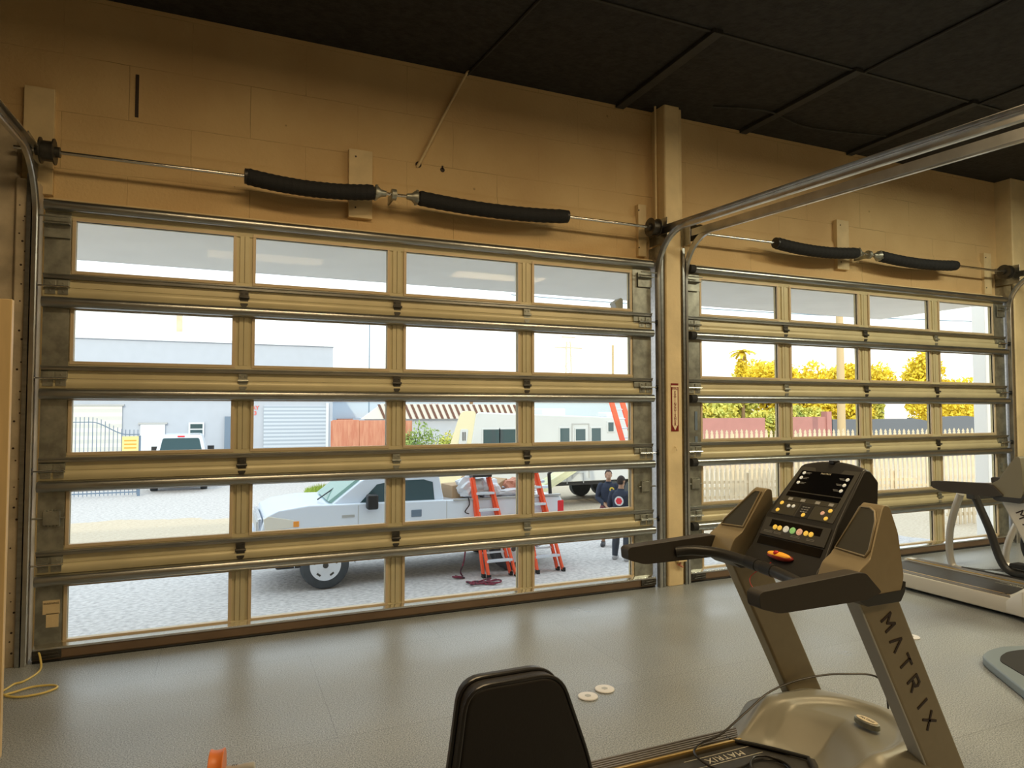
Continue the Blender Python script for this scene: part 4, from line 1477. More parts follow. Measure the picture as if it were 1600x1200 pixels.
# white floor discs
for n_, (x, y, lab) in enumerate(((2.865, -1.915, 'flat white disc on the floor, left one of the pair, next to the padded backrest'), (3.005, -1.865, 'flat white disc on the floor, right one of the pair behind the foreground treadmill'), (5.505, -1.945, 'flat white disc on the floor just right of the lettered treadmill upright'))):
    e = empty('floor_disc', (x, y, 0), lab, 'floor disc', 'white round discs on the floor')
    obj('disc_plate', one(lathe, [(0.052, 0), (0.058, 0.003), (0.056, 0.008), (0.05, 0.009)], (0, 0, 0), 'z', 28), MT['white'], e, smooth=True)
    obj('disc_print', one(lathe, [(0.020, 0.0088), (0.020, 0.0094)], (0, 0, 0), 'z', 6), MT['greyp'], e)

# ------------------------------------------------------------------ black padded backrest in the foreground
c = empty('padded_seat', (1.565, -3.87, 0), 'black padded backrest of a seat in the foreground, cut off by the bottom edge', 'exercise seat')
outl = [(-0.120, 1.012), (0.108, 1.012), (0.215, 0.62), (0.215, 0.42), (-0.175, 0.42), (-0.175, 0.62)]
outl = [(-0.125, 1.012), (0.105, 1.012), (0.182, 0.80), (0.225, 0.60), (0.19, 0.45), (-0.16, 0.45), (-0.19, 0.60), (-0.150, 0.83)]
bm = bmesh.new()
prism(bm, rounded(outl, 0.052, 6), -0.030, 0.022, 'y')
bk = obj('back_pad', bm, MT['padblack'], c, bevel=0.012, seg=4)
bm = bmesh.new()
prism(bm, rounded([(x * 1.01, z + (0.003 if z > .8 else 0)) for x, z in outl], 0.055, 6), 0.022, 0.052, 'y')
obj('back_shell', bm, MT['padside'], bk, bevel=0.010, seg=4)
for yy in (-0.026, 0.021):
    bm = bmesh.new()
    tube(bm, [(x, yy, z) for x, z in rounded([(x * 1.006, z + 0.001) for x, z in outl], 0.053, 6)], 0.0045, 8, closed=True)
    obj('piping', bm, MT['padside'], bk, smooth=True)
obj('back_post', one(tube, [(0.0, 0.06, 0.80), (0.0, 0.08, 0.05)], 0.03, 12), MT['tmdark'], c, smooth=True)
bx('seat_pad', MT['padblack'], c, -0.2, 0.2, -0.46, -0.05, 0.40, 0.46, 0.02)
bx('seat_foot', MT['tmdark'], c, -0.25, 0.25, -0.45, 0.20, 0.0, 0.05, 0.01)
obj('seat_post', one(tube, [(0.0, -0.25, 0.42), (0.0, -0.2, 0.04)], 0.03, 12), MT['tmdark'], c, smooth=True)

# ------------------------------------------------------------------ orange wheel with grey handle
w = empty('ab_wheel', (0.925, -2.13, 0.085), 'orange exercise wheel with a concave rim and grey handle at the bottom edge', 'exercise wheel')
bm = bmesh.new()
lathe(bm, [(0.060, -0.029), (0.091, -0.029), (0.092, -0.026), (0.087, -0.014), (0.0855, 0.0), (0.087, 0.014), (0.092, 0.026), (0.091, 0.029), (0.060, 0.029)], (0, 0, 0), 'x', 64)
obj('wheel_rim', bm, MT['orangep'], w, smooth=True, angle=25)
obj('wheel_hub', one(lathe, [(0.061, -0.028), (0.061, 0.028)], (0, 0, 0), 'x', 24), MT['rubber'], w, smooth=True)
for s in (1, -1):
    h_ = obj('handle', one(lathe, [(0.012, 0.03 * s), (0.019, 0.04 * s), (0.019, 0.10 * s), (0.022, 0.11 * s), (0.022, 0.15 * s), (0.016, 0.155 * s)], (0, 0, 0), 'x', 20), MT['greyp'], w, smooth=True)
text('handle_lettering', 'FIT', 0.02, MT['dtext'], w, (0.072, -0.0, 0.0196), (1, 0, 0), (0, 1, 0), 0.0003)
w.rotation_euler = (0, 0, -0.12)

# ------------------------------------------------------------------ yellow extension cord
pts = [(-0.140, -0.088, 0.075), (-0.125, -0.12, 0.05), (-0.105, -0.19, 0.012), (-0.108, -0.29, 0.008), (-0.150, -0.40, 0.008), (-0.190, -0.425, 0.008), (-0.215, -0.50, 0.008), (-0.245, -0.56, 0.008), (-0.225, -0.60, 0.008), (-0.16, -0.575, 0.010), (-0.08, -0.525, 0.010), (0.02, -0.54, 0.010), (0.055, -0.585, 0.008), (0.0, -0.645, 0.008), (-0.10, -0.660, 0.008), (-0.17, -0.630, 0.010), (-0.21, -0.60, 0.016), (-0.26, -0.61, 0.008), (-0.33, -0.645, 0.008), (-0.48, -0.70, 0.008)]
o = obj('yellow_cable', one(tube, smooth_path(pts, 8), 0.0065, 8), MT['cord'], None, smooth=True)
tag(o, 'yellow extension cord looped on the floor at the left door corner', 'cord')

# tan panel at the left edge
bm = bmesh.new()
box(bm, -0.55, -0.012, -1.43, -1.393, 0.0, 2.17)
o = obj('tan_panel', bm, MT['tannedboard'], None, bevel=0.003)
tag(o, 'tall smooth tan panel standing at the left edge of the picture', 'panel')


# ================================================================== OUTSIDE
bm = bmesh.new()
box(bm, -150, 200, 0.36, 260, GZ - 0.3, GZ)
struct('ground', bm, MT['ground'], 'asphalt yard with a sandy strip outside the doors', 'ground')
bm = bmesh.new()
box(bm, -7.2, 14.2, 0.32, 0.36, GZ, -0.02)
struct('dock_wall', bm, MT['bldwhite'], 'dock wall below the doors', 'wall')
# canopy
bm = bmesh.new()
box(bm, -9, 12.05, 0.33, 3.36, 3.30, 3.34)
so = struct('canopy', bm, MT['soffit'], 'pale grey canopy soffit seen through the top panes', 'canopy')
bx('fascia', MT['whitepaint'], so, -9, 12.09, 3.36, 3.40, 3.30, 3.50)
# roof over the hall so the low sun from behind is blocked as by the real building
bm = bmesh.new()
box(bm, -9, 14.4, -14, 0.46, CEIL + 0.25, CEIL + 0.95)
struct('roof', bm, MT['bldwhite'], 'flat roof of the hall, only its shade is seen', 'roof')
# end wing wall / canopy post at the right
bm = bmesh.new()
box(bm, 14.25, 14.95, 2.9, 3.15, GZ, 4.2)
o = obj('canopy_post', bm, mat('bright_white_post_paint', (0.92, 0.90, 0.84), 0.6), None, bevel=0.01)
tag(o, 'white post standing outside the last pane of the right door', 'post')

# power cables
def cable(name, p, r, label, sag=0.3):
    a, b = Vector(p[0]), Vector(p[1])
    pts = [a.lerp(b, t / 14) - Vector((0, 0, sag * 4 * (t / 14) * (1 - t / 14))) for t in range(15)]
    o = obj(name, one(tube, pts, r, 6), MT['cable'], None, smooth=True)
    return tag(o, label, 'cable', 'overhead cables in the yard')
cable('overhead_cable', ((-8, 14, 5.65), (22, 14, 5.75)), 0.022, 'highest overhead cable crossing the top panes of both doors', 0.25)
cable('overhead_cable', ((8, 30, 9.1), (60, 16, 8.2)), 0.03, 'overhead cable sloping across the second row of the right door', 0.4)
cable('overhead_cable', ((16, 30, 8.2), (60, 18, 7.2)), 0.03, 'lowest overhead cable in the right door', 0.4)

# ---- white building
b = empty('white_building', (0, 26.7, GZ), 'white flat-roofed building with a grey roller shutter behind the left door', 'building')
def q(x0, x1, y0, y1, z0, z1):
    return (x0, x1, y0 - 26.7, y1 - 26.7, z0 - GZ, z1 - GZ)
bx('wall_block', MT['bldwhite'], b, *q(-14, 5.62, 26.7, 40, GZ, 4.55), 0.02)
bx('roof_coping', MT['whitepaint'], b, *q(-14.05, 5.67, 26.62, 40.05, 4.55, 4.66))
bx('parapet_band', MT['bldwhite'], b, *q(-14, 5.64, 26.64, 26.7, 2.05, 2.15))
sh = bx('roller_shutter', MT['shutter'], b, *q(2.62, 5.30, 26.60, 26.69, GZ, 1.82))
bx('shutter_frame', MT['whitepaint'], sh, *q(5.30, 5.42, 26.55, 26.70, GZ, 1.95))
gd = bx('garage_door', MT['garage'], b, *q(-4.75, -2.87, 26.62, 26.69, GZ, 1.80))
bx('door_top', MT['greyp'], gd, *q(-4.85, -2.80, 26.58, 26.69, 1.80, 1.86))
dr = bx('door_panel', MT['whitepaint'], b, *q(-2.20, -1.28, 26.62, 26.69, GZ, 1.03))
bx('door_frame', MT['greyp'], dr, *q(-2.28, -1.20, 26.60, 26.69, 1.03, 1.10))
wi = bx('window_frame', MT['whitepaint'], b, *q(-0.39, 0.22, 26.60, 26.69, 0.50, 1.10))
bx('window_pane', MT['truckglass'], wi, *q(-0.32, 0.15, 26.58, 26.61, 0.84, 1.03))
bx('window_pane', MT['truckglass'], wi, *q(-0.32, 0.15, 26.58, 26.61, 0.57, 0.78))
bx('dark_panel', MT['bluegrey'], b, *q(1.02, 1.45, 26.55, 26.69, -0.4, 1.35))
bx('roof_vent', MT['picket'], b, *q(-0.95, -0.72, 27.0, 27.25, 4.6, 6.0))
bx('roof_vent', MT['whitepaint'], b, *q(-1.05, -0.60, 26.95, 27.3, 4.6, 5.0))
text('wall_lettering', 'BAY', 0.24, MT['redtext'], b, (2.20, -0.02, 1.72 - GZ), (1, 0, 0), (0, 0, 1), 0.004, bold=0.006)
text('wall_lettering', '3', 0.24, MT['redtext'], b, (2.27, -0.02, 1.48 - GZ), (1, 0, 0), (0, 0, 1), 0.004, bold=0.006)

# ---- curved iron gate
g = empty('iron_gate', (-2.4, 20.3, GZ), 'grey-blue iron picket gate with a curved top in front of the white building', 'gate')
def gtop(x):
    t = (x + 3.0) / 1.05
    t = min(1, max(0, t))
    return 1.24 - 0.42 * (t * t * (3 - 2 * t))
bm = bmesh.new()
x = -4.6
while x < -1.6:
    box(bm, x + 2.4 - 0.010, x + 2.4 + 0.010, -0.010, 0.010, 0.05, gtop(x) - GZ + 0.16)
    x += 0.118
obj('gate_bars', bm, MT['iron'], g)['kind'] = 'stuff'
obj('top_rail', one(tube, [(-4.6 + k * 0.1 + 2.4, 0, gtop(-4.6 + k * 0.1) - GZ) for k in range(31)], 0.017, 6), MT['iron'], g, smooth=True)
bx('bottom_rail', MT['iron'], g, -2.2, 0.8, -0.015, 0.015, 0.12, 0.16)
bx('gate_post', MT['iron'], g, 0.76, 0.84, -0.04, 0.04, 0.0, 2.0)
bx('gate_post', MT['iron'], g, -2.28, -2.20, -0.04, 0.04, 0.0, 2.5)
bx('notice_board', MT['yellow'], g, 0.30, 0.78, -0.05, -0.02, 1.45, 1.98)
bm = bmesh.new()
for k in range(3):
    box(bm, 0.36, 0.72, -0.056, -0.05, 1.58 + k * 0.12, 1.62 + k * 0.12)
obj('notice_text', bm, MT['amber'], g)

# ---- far pickup
t = empty('far_pickup', (-0.45, 20.7, GZ), 'white pickup truck seen from behind, far off by the white building', 'pickup truck')
bm = bmesh.new()
prism(bm, rounded([(-0.93, 0.45), (0.93, 0.45), (0.95, 1.10), (0.90, 1.18), (-0.90, 1.18), (-0.95, 1.10)], 0.06, 3), 0.0, 5.2, 'y')
obj('body', bm, MT['truck'], t, bevel=0.03)
bm = bmesh.new()
prism(bm, rounded([(-0.86, 1.15), (0.86, 1.15), (0.70, 1.88), (0.60, 1.94), (-0.60, 1.94), (-0.70, 1.88)], 0.08, 4), 1.6, 3.6, 'y')
cb = obj('cab', bm, MT['truck'], t, bevel=0.04)
bm = bmesh.new()
prism(bm, rounded([(-0.72, 1.25), (0.72, 1.25), (0.60, 1.82), (-0.60, 1.82)], 0.06, 3), 1.585, 1.61, 'y')
obj('rear_window', bm, MT['truckglass'], cb)
bx('brake_light', MT['taillight'], cb, -0.12, 0.12, 1.57, 1.6, 1.86, 1.91)
bx('bumper', MT['chrome'], t, -0.92, 0.92, -0.12, 0.05, 0.45, 0.62, 0.02)
bm = bmesh.new()
for s in (-1, 1):
    box(bm, s * 0.98 - 0.12, s * 0.98 + 0.12, 3.2, 3.3, 1.2, 1.45)
obj('wing_mirror', bm, MT['black'], t)
for s in (-1, 1):
    bx('tail_light', MT['taillight'], t, s * 0.87 - 0.06, s * 0.87 + 0.06, -0.02, 0.02, 0.80, 1.12)
    for y in (1.0, 4.3):
        obj('tyre', one(lathe, [(0.25, -0.12), (0.38, -0.11), (0.38, 0.11), (0.25, 0.12)], (s * 0.80, y, 0.38), 'x', 24), MT['tyre'], t, smooth=True)

# ---- near pickup, side on
t = empty('near_pickup', (4.1, 6.7, GZ), 'white extended cab pickup truck parked side-on outside the left door', 'pickup truck')
TX = lambda x: x - 4.1
TZ = lambda z: z - GZ
YN, YF = 5.80 - 6.7, 7.62 - 6.7
def side(bm, pts, y0, y1):
    prism(bm, [(TX(x), TZ(z)) for x, z in pts], y0, y1, 'y')
# lower body with wheel arches
def arch(cx, r=0.47, zc=-0.86, n=10):
    return [(cx + r * math.cos(PI * k / n), zc + r * math.sin(PI * k / n)) for k in range(n + 1)]
body = [(1.50, -0.62), (1.48, -0.30), (1.55, -0.02), (1.75, 0.07), (2.20, 0.125), (2.55, 0.12), (4.42, 0.10), (4.45, 0.095), (6.66, 0.055), (6.72, -0.05), (6.74, -0.62)]
low = [(6.74, -0.62)] + arch(5.72) + [(5.2, -0.70), (3.0, -0.72)] + arch(2.47) + [(1.95, -0.64)]
bm = bmesh.new()
side(bm, body + low, YN, YF)
bd = obj('body', bm, MT['truck'], t, bevel=0.035, seg=3)
bm = bmesh.new()
cab = [(2.56, 0.10), (3.02, 0.46), (3.12, 0.51), (3.40, 0.545), (4.15, 0.545), (4.38, 0.50), (4.47, 0.08)]
side(bm, cab, YN + 0.10, YF - 0.10)
cb = obj('cab', bm, MT['truck'], t, bevel=0.03, seg=3)
# windows
bm = bmesh.new()
side(bm, [(3.00, 0.085), (3.30, 0.40), (3.55, 0.44), (3.58, 0.085)], YN + 0.094, YN + 0.12)
obj('door_window', bm, MT['truckglass'], cb)
bm = bmesh.new()
side(bm, [(3.66, 0.085), (3.66, 0.45), (4.10, 0.45), (4.26, 0.40), (4.29, 0.10), (4.24, 0.06)], YN + 0.094, YN + 0.12)
obj('rear_side_window', bm, MT['truckglass'], cb)
bm = bmesh.new()
side(bm, [(3.60, 0.07), (3.60, 0.47), (3.65, 0.47), (3.65, 0.07)], YN + 0.085, YN + 0.12)
obj('door_pillar', bm, MT['black'], cb)
bm = bmesh.new()
for a, b_ in (((2.55, 0.135), (3.01, 0.485)),):
    y0_, y1_ = YN + 0.20, YF - 0.20
    off = Vector((-0.02, 0, 0.012))
    v = [bm.verts.new(Vector((TX(px_), yy, TZ(pz_))) + o_) for (px_, pz_) in (a, b_) for yy in (y0_, y1_) for o_ in (off, off * -1.5)]
    for f in ((0, 2, 6, 4), (1, 5, 7, 3), (0, 4, 5, 1), (2, 3, 7, 6), (0, 1, 3, 2), (4, 6, 7, 5)):
        bm.faces.new([v[i] for i in f])
obj('windscreen', bm, MT['windscreen'], cb)
bm = one(tube, [(TX(2.40), YN + 0.5, TZ(0.15)), (TX(2.72), YN + 0.9, TZ(0.28))], 0.012, 6)
obj('wiper', bm, MT['black'], cb)
bx('wing_mirror', MT['black'], cb, TX(3.10), TX(3.28), YN - 0.16, YN + 0.02, TZ(0.02), TZ(0.26), 0.03)
bx('door_handle', MT['bluegrey'], bd, TX(3.86), TX(4.04), YN - 0.012, YN + 0.01, TZ(-0.16), TZ(-0.04), 0.01)
bx('name_badge', MT['greyp'], bd, TX(2.72), TX(2.92), YN - 0.008, YN + 0.01, TZ(-0.10), TZ(-0.06))
bm = bmesh.new()
for x_ in (2.98, 3.60, 4.48):
    box(bm, TX(x_) - 0.004, TX(x_) + 0.004, YN - 0.003, YN + 0.01, TZ(-0.6), TZ(0.08))
box(bm, TX(4.6), TX(6.66), YN - 0.02, YN + 0.06, TZ(0.065), TZ(0.095))
obj('panel_gap', bm, MT['greyp'], bd)
# front end
fr = bx('grille', MT['chrome'], bd, TX(1.455), TX(1.52), YN + 0.16, YF - 0.16, TZ(-0.34), TZ(-0.06), 0.02)
bx('grille_bars', MT['greyp'], fr, TX(1.440), TX(1.46), YN + 0.22, YF - 0.22, TZ(-0.30), TZ(-0.12))
bm = bmesh.new()
side(bm, [(1.53, -0.05), (1.60, -0.01), (1.98, -0.09), (2.02, -0.20), (1.55, -0.24)], YN - 0.008, YN + 0.18)
hl = obj('headlamp', bm, MT['lamp'], bd, bevel=0.01)
bx('indicator', MT['amber'], hl, TX(1.97), TX(2.06), YN - 0.012, YN + 0.04, TZ(-0.20), TZ(-0.11), 0.008)
bm = bmesh.new()
prism(bm, rounded([(1.35 - 4.1, YN + 0.12), (1.62 - 4.1, YN - 0.01), (2.0 - 4.1, YN - 0.01), (2.0 - 4.1, YF), (1.62 - 4.1, YF), (1.35 - 4.1, YF - 0.12)], 0.06, 3), TZ(-0.68), TZ(-0.36), 'z')
bp_ = obj('front_bumper', bm, MT['truck'], t, bevel=0.02)
bx('air_dam', MT['black'], bp_, TX(1.72), TX(2.10), YN + 0.06, YF - 0.06, TZ(-0.86), TZ(-0.66), 0.03)
bx('underbody', MT['rubber'], t, TX(2.2), TX(6.5), YN + 0.22, YF - 0.22, TZ(-0.86), TZ(-0.60), 0.03)
bx('rear_bumper', MT['chrome'], t, TX(6.66), TX(6.86), YN + 0.03, YF - 0.03, TZ(-0.64), TZ(-0.48), 0.02)
for y0_ in (YN - 0.006, YF - 0.10):
    bx('tail_light', MT['taillight'], bd, TX(6.60), TX(6.735), y0_, y0_ + 0.11, TZ(-0.28), TZ(-0.02), 0.02)
for x_ in (2.47, 5.72):
    for s, y0_ in ((-1, YN + 0.13), (1, YF - 0.13)):
        e = obj('tyre', one(lathe, [(0.235, -0.125), (0.34, -0.13), (0.375, -0.10), (0.385, 0), (0.375, 0.10), (0.34, 0.13), (0.235, 0.125)], (TX(x_), y0_, TZ(-0.835)), 'y', 36), MT['tyre'], t, smooth=True, angle=50)
        bm = bmesh.new()
        lathe(bm, [(0.245, s * 0.10), (0.242, s * 0.136), (0.215, s * 0.134), (0.16, s * 0.129), (0.09, s * 0.137), (0.07, s * 0.144), (0.03, s * 0.144)], (TX(x_), y0_, TZ(-0.835)), 'y', 32)
        wh = obj('wheel_disc', bm, MT['wheel'], e, smooth=True)
        bm = bmesh.new()
        for k in range(5):
            a = 2 * PI * k / 5 + 0.3
            cx_, cz_ = TX(x_) + 0.175 * math.cos(a), TZ(-0.835) + 0.175 * math.sin(a)
            m4 = Matrix.Translation((cx_, y0_ + s * 0.124, cz_)) @ Matrix.Rotation(-a, 4, 'Y') @ Matrix.Diagonal((0.030, 0.02, 0.07, 1))
            bmesh.ops.create_cube(bm, size=1, matrix=m4)
        lathe(bm, [(0.045, s * 0.14), (0.045, s * 0.150)], (TX(x_), y0_, TZ(-0.835)), 'y', 12)
        obj('wheel_slot', bm, MT['darkmetal'], wh)

# load in the bed
def box_thing(name, c_, sz, rot, m, label, cat, group=None):
    bm = bmesh.new()
    bmesh.ops.create_cube(bm, size=1, matrix=Matrix.Diagonal((*sz, 1)))
    o = obj(name, bm, m, None, bevel=0.01)
    o.location = c_
    o.rotation_euler = rot
    return tag(o, label, cat, group)
box_thing('cardboard_box', (4.78, 6.20, 0.17), (0.42, 0.35, 0.30), (0.05, 0.0, 0.3), MT['card'], 'brown cardboard box in the truck bed right behind the cab', 'box', 'boxes in the truck bed')
box_thing('cardboard_box', (5.06, 6.25, 0.25), (0.35, 0.30, 0.26), (0.1, 0.5, 0.1), MT['card'], 'tilted brown cardboard box leaning in the truck bed', 'box', 'boxes in the truck bed')
box_thing('cardboard_box', (5.55, 6.25, 0.16), (0.40, 0.34, 0.34), (0.0, -0.3, 0.5), MT['card'], 'brown cardboard box in the truck bed behind the step ladder', 'box', 'boxes in the truck bed')
def crumple(name, c_, r_, m, label, cat, seed):
    rr_ = random.Random(seed)
    bm = bmesh.new()
    bmesh.ops.create_icosphere(bm, subdivisions=3, radius=1)
    for v in bm.verts:
        k = 1 + rr_.uniform(-0.22, 0.16)
        v.co = Vector((v.co.x * r_[0], v.co.y * r_[1], v.co.z * r_[2])) * k
    o = obj(name, bm, m, None)
    o.location = c_
    return tag(o, label, cat)
crumple('plastic_sheet', (4.98, 6.0, 0.27), (0.30, 0.16, 0.20), MT['tarp'], 'crumpled white plastic sheet over boxes behind the cab', 'plastic sheet', 1)
crumple('rubbish_sack', (5.32, 6.05, 0.22), (0.22, 0.2, 0.20), MT['tarp'], 'white bag stuffed in the truck bed beside the ladder', 'bag', 2)
crumple('reddish_bundle', (5.98, 6.2, 0.22), (0.38, 0.22, 0.16), MT['rust'], 'reddish bundle lying in the middle of the truck bed', 'bundle', 3)
crumple('wrapped_bundle', (5.85, 5.98, 0.15), (0.45, 0.10, 0.07), MT['tarp'], 'long pale wrapped bundle along the truck bed edge', 'bundle', 4)
for i_, (x_, m_, lab) in enumerate(((5.50, 'alu', 'upper aluminium tube sticking out of the truck bed'), (5.62, 'alu', 'lower aluminium tube in the truck bed'))):
    o = obj('metal_tube', one(tube, [(x_ - 0.5, 6.1 + i_ * 0.1, 0.18), (x_ + 1.0, 6.15 + i_ * 0.1, 0.30 - 0.12 * i_)], 0.028, 8), MT[m_], None, smooth=True)
    tag(o, lab, 'tube')
bm = one(tube, [(6.57, 5.98, -0.30), (6.52, 5.98, 0.45), (6.60, 6.0, 0.52)], 0.035, 8)
o = obj('tail_post', bm, MT['black'], None, smooth=True)
tag(o, 'black post standing up at the truck bed corner by the tail light', 'post')
bm = one(tube, smooth_path([(4.86, 5.77, 0.12), (4.88, 5.765, 0.0), (4.80, 5.765, -0.12), (4.87, 5.765, -0.16)], 5), 0.010, 6)
o = obj('strap', bm, MT['black'], None, smooth=True)
tag(o, 'short black strap hanging over the side of the truck bed', 'strap')

# ropes on the ground
def rope_pile(c_, n_, r_, seed, label, extra=None):
    rr_ = random.Random(seed)
    pts = list(extra or [])
    for k in range(n_):
        a = k * 1.9
        pts.append((c_[0] + rr_.uniform(-1, 1) * r_[0], c_[1] + rr_.uniform(-1, 1) * r_[1], GZ + 0.018 + 0.01 * (k % 3)))
    o = obj('rope', one(tube, smooth_path(pts, 6), 0.013, 6), MT['rope'], None, smooth=True)
    return tag(o, label, 'rope', 'ropes on the asphalt')
rope_pile((4.93, 5.15), 16, (0.27, 0.18), 5, 'dark red and black rope lying loose on the asphalt in front of the step ladder')
rope_pile((4.66, 5.62), 10, (0.12, 0.10), 6, 'dark red rope hanging from the truck to a small heap on the asphalt', [(4.80, 5.74, -0.75), (4.77, 5.73, -0.95), (4.70, 5.70, -1.12)])


# ---- step ladders
def step_ladder(loc, label, h=1.72, w0=0.30, w1=0.50, lean=(-0.24, 0.42)):
    """folded step ladder leaning against the truck side"""
    t = empty('step_ladder', loc, label, 'step ladder', 'orange fibreglass step ladders')
    off = Vector((-0.06, 0.10, 0))
    def P_(s, z, back=0):
        f = z / h
        w = (w1 + (w0 - w1) * f) / 2
        return Vector((lean[0] * f + s * w, lean[1] * f, z)) + off * (back * (1 - 0.6 * f))
    for s in (-1, 1):
        for nm, bk_ in (('front_rail', 0), ('rear_rail', 1)):
            a, b_ = P_(s, 0.0, bk_), P_(s, h - (0.02 if not bk_ else 0.04), bk_)
            bm = bmesh.new()
            vv = [bm.verts.new(p + Vector((ax * 0.020, ay * 0.038, 0))) for p in (a, b_) for ax, ay in ((-1, -1), (1, -1), (1, 1), (-1, 1))]
            for f in ((3, 2, 1, 0), (4, 5, 6, 7), (0, 1, 5, 4), (1, 2, 6, 5), (2, 3, 7, 6), (3, 0, 4, 7)):
                bm.faces.new([vv[i] for i in f])
            rl = obj(nm, bm, MT['ladder'], t, bevel=0.004)
            bx('rubber_foot', MT['rubber'], rl, a.x - 0.026, a.x + 0.026, a.y - 0.045, a.y + 0.045, 0, 0.07, 0.005)
    for k in range(5):
        z = 0.28 + k * (h - 0.30) / 5
        a, b_ = P_(-1, z), P_(1, z)
        bx('step', MT['alu'], t, a.x, b_.x, a.y - 0.05, a.y + 0.04, z - 0.02, z + 0.02, 0.004)
    for k in range(3):
        z = 0.40 + k * 0.45
        a, b_ = P_(-1, z, 1), P_(1, z, 1)
        bx('rear_brace', MT['alu'], t, a.x, b_.x, a.y - 0.012, a.y + 0.012, z - 0.015, z + 0.015)
    a, b_ = P_(-1, h), P_(1, h)
    bx('top_cap', MT['tmdark'], t, a.x - 0.03, b_.x + 0.03, a.y - 0.08, a.y + 0.12, h - 0.02, h + 0.05, 0.01)
    return t
step_ladder((5.36, 5.42, GZ), 'orange step ladder leaning on the truck bed, left one of the two', 1.70)
step_ladder((6.27, 5.42, GZ), 'orange step ladder leaning on the truck tail, right one of the two', 1.78)
# leaning extension ladder
t = empty('extension_ladder', (9.82, 7.7, GZ), 'tall red-orange extension ladder standing upright behind the two men', 'ladder', None)
A0 = Vector((0.25, 0.0, 0)); A1 = Vector((-0.27, 0.9, 3.3))
for s in (-0.15, 0.15):
    bm = bmesh.new()
    vv = [bm.verts.new(p + Vector((s + ax * 0.06, ay * 0.03, 0))) for p in (A0, A1) for ax, ay in ((-1, -1), (1, -1), (1, 1), (-1, 1))]
    for f in ((3, 2, 1, 0), (4, 5, 6, 7), (0, 1, 5, 4), (1, 2, 6, 5), (2, 3, 7, 6), (3, 0, 4, 7)):
        bm.faces.new([vv[i] for i in f])
    obj('rail', bm, MT['ladder'], t)
for k in range(1, 15):
    p = A0.lerp(A1, k / 15)
    obj('rung', one(tube, [p + Vector((-0.2, 0, 0)), p + Vector((0.2, 0, 0))], 0.018, 8), MT['alu'], t, smooth=True)

# ---- camper trailer
t = empty('camper_trailer', (9.9, 13.6, GZ), 'long cream camper trailer with dark windows behind the pickup', 'camper trailer')
RX = lambda x: x - 9.9
RZ = lambda z: z - GZ
y0_, y1_ = -1.15, 1.15
bm = bmesh.new()
prism(bm, rounded([(RX(7.10), RZ(-0.50)), (RX(13.9), RZ(-0.50)), (RX(13.9), RZ(1.34)), (RX(7.45), RZ(1.56))], 0.10, 4), y0_, y1_, 'y')
for v in bm.verts:
    if v.co.y > 0 and v.co.x < RX(8.5):
        v.co.x += 0.9
sh = obj('shell', bm, MT['rv'], t, bevel=0.05, seg=3)
bm = bmesh.new()
prism(bm, rounded([(RX(6.30), RZ(-0.48)), (RX(7.12), RZ(-0.48)), (RX(7.47), RZ(1.60)), (RX(7.10), RZ(1.60)), (RX(6.98), RZ(1.52))], 0.12, 4), y0_ + 0.02, y1_ - 0.02, 'y')
for v in bm.verts:
    if v.co.y > 0:
        v.co.x = max(v.co.x, RX(7.12)) if v.co.x > RX(7.12) else RX(7.12)
        v.co.x += 0.70
cap_ = obj('front_cap', bm, MT['rvcap'], t, bevel=0.04, seg=3)
bm = bmesh.new()
prism(bm, rounded([(RX(6.93), RZ(0.68)), (RX(7.17), RZ(0.68)), (RX(7.23), RZ(1.10)), (RX(7.00), RZ(1.10))], 0.05, 3), y0_ - 0.005, y0_ + 0.05, 'y')
hp = obj('hatch', bm, MT['rv'], cap_, bevel=0.01)
bx('vent_slot', MT['black'], hp, RX(7.05), RX(7.075), y0_ - 0.015, y0_, RZ(0.78), RZ(1.02))
bx('vent_slot', MT['black'], hp, RX(7.11), RX(7.135), y0_ - 0.015, y0_, RZ(0.78), RZ(1.02))
for (a, b_, z0, z1) in ((7.66, 8.14, 0.62, 1.08), (8.17, 8.64, 0.62, 1.08), (10.08, 10.38, 0.66, 1.09), (10.60, 10.92, 0.72, 1.06), (11.14, 11.45, 0.66, 1.08), (11.72, 11.90, 0.98, 1.25)):
    fr_ = bx('window_frame', MT['rv'], sh, RX(a) - 0.04, RX(b_) + 0.04, y0_ - 0.02, y0_ + 0.02, RZ(z0) - 0.04, RZ(z1) + 0.04, 0.01)
    bx('window_glass', MT['truckglass'], fr_, RX(a), RX(b_), y0_ - 0.028, y0_ - 0.018, RZ(z0), RZ(z1))
bm = bmesh.new()
for q_ in ((10.47, 10.50, -0.4, 1.20), (11.04, 11.07, -0.4, 1.20), (10.47, 11.07, 1.20, 1.23)):
    box(bm, RX(q_[0]), RX(q_[1]), y0_ - 0.015, y0_ + 0.01, RZ(q_[2]), RZ(q_[3]))
obj('door_outline', bm, MT['greyp'], sh)
bx('roof_unit', MT['whitepaint'], sh, RX(9.9), RX(10.7), -0.35, 0.35, RZ(1.42), RZ(1.68), 0.05)
bx('roof_unit', MT['whitepaint'], sh, RX(12.2), RX(12.6), -0.3, 0.3, RZ(1.40), RZ(1.55), 0.03)
bx('side_hatch', MT['greyp'], sh, RX(10.3), RX(10.32), y0_ - 0.012, y0_, RZ(-0.55), RZ(-0.25))
bx('side_hatch', MT['greyp'], sh, RX(10.85), RX(10.87), y0_ - 0.012, y0_, RZ(-0.55), RZ(-0.25))
bx('side_stripe', MT['greyp'], sh, RX(10.3), RX(10.87), y0_ - 0.012, y0_, RZ(-0.26), RZ(-0.25))
bx('chassis', MT['black'], t, RX(6.8), RX(13.8), -1.0, 1.0, RZ(-0.62), RZ(-0.50))
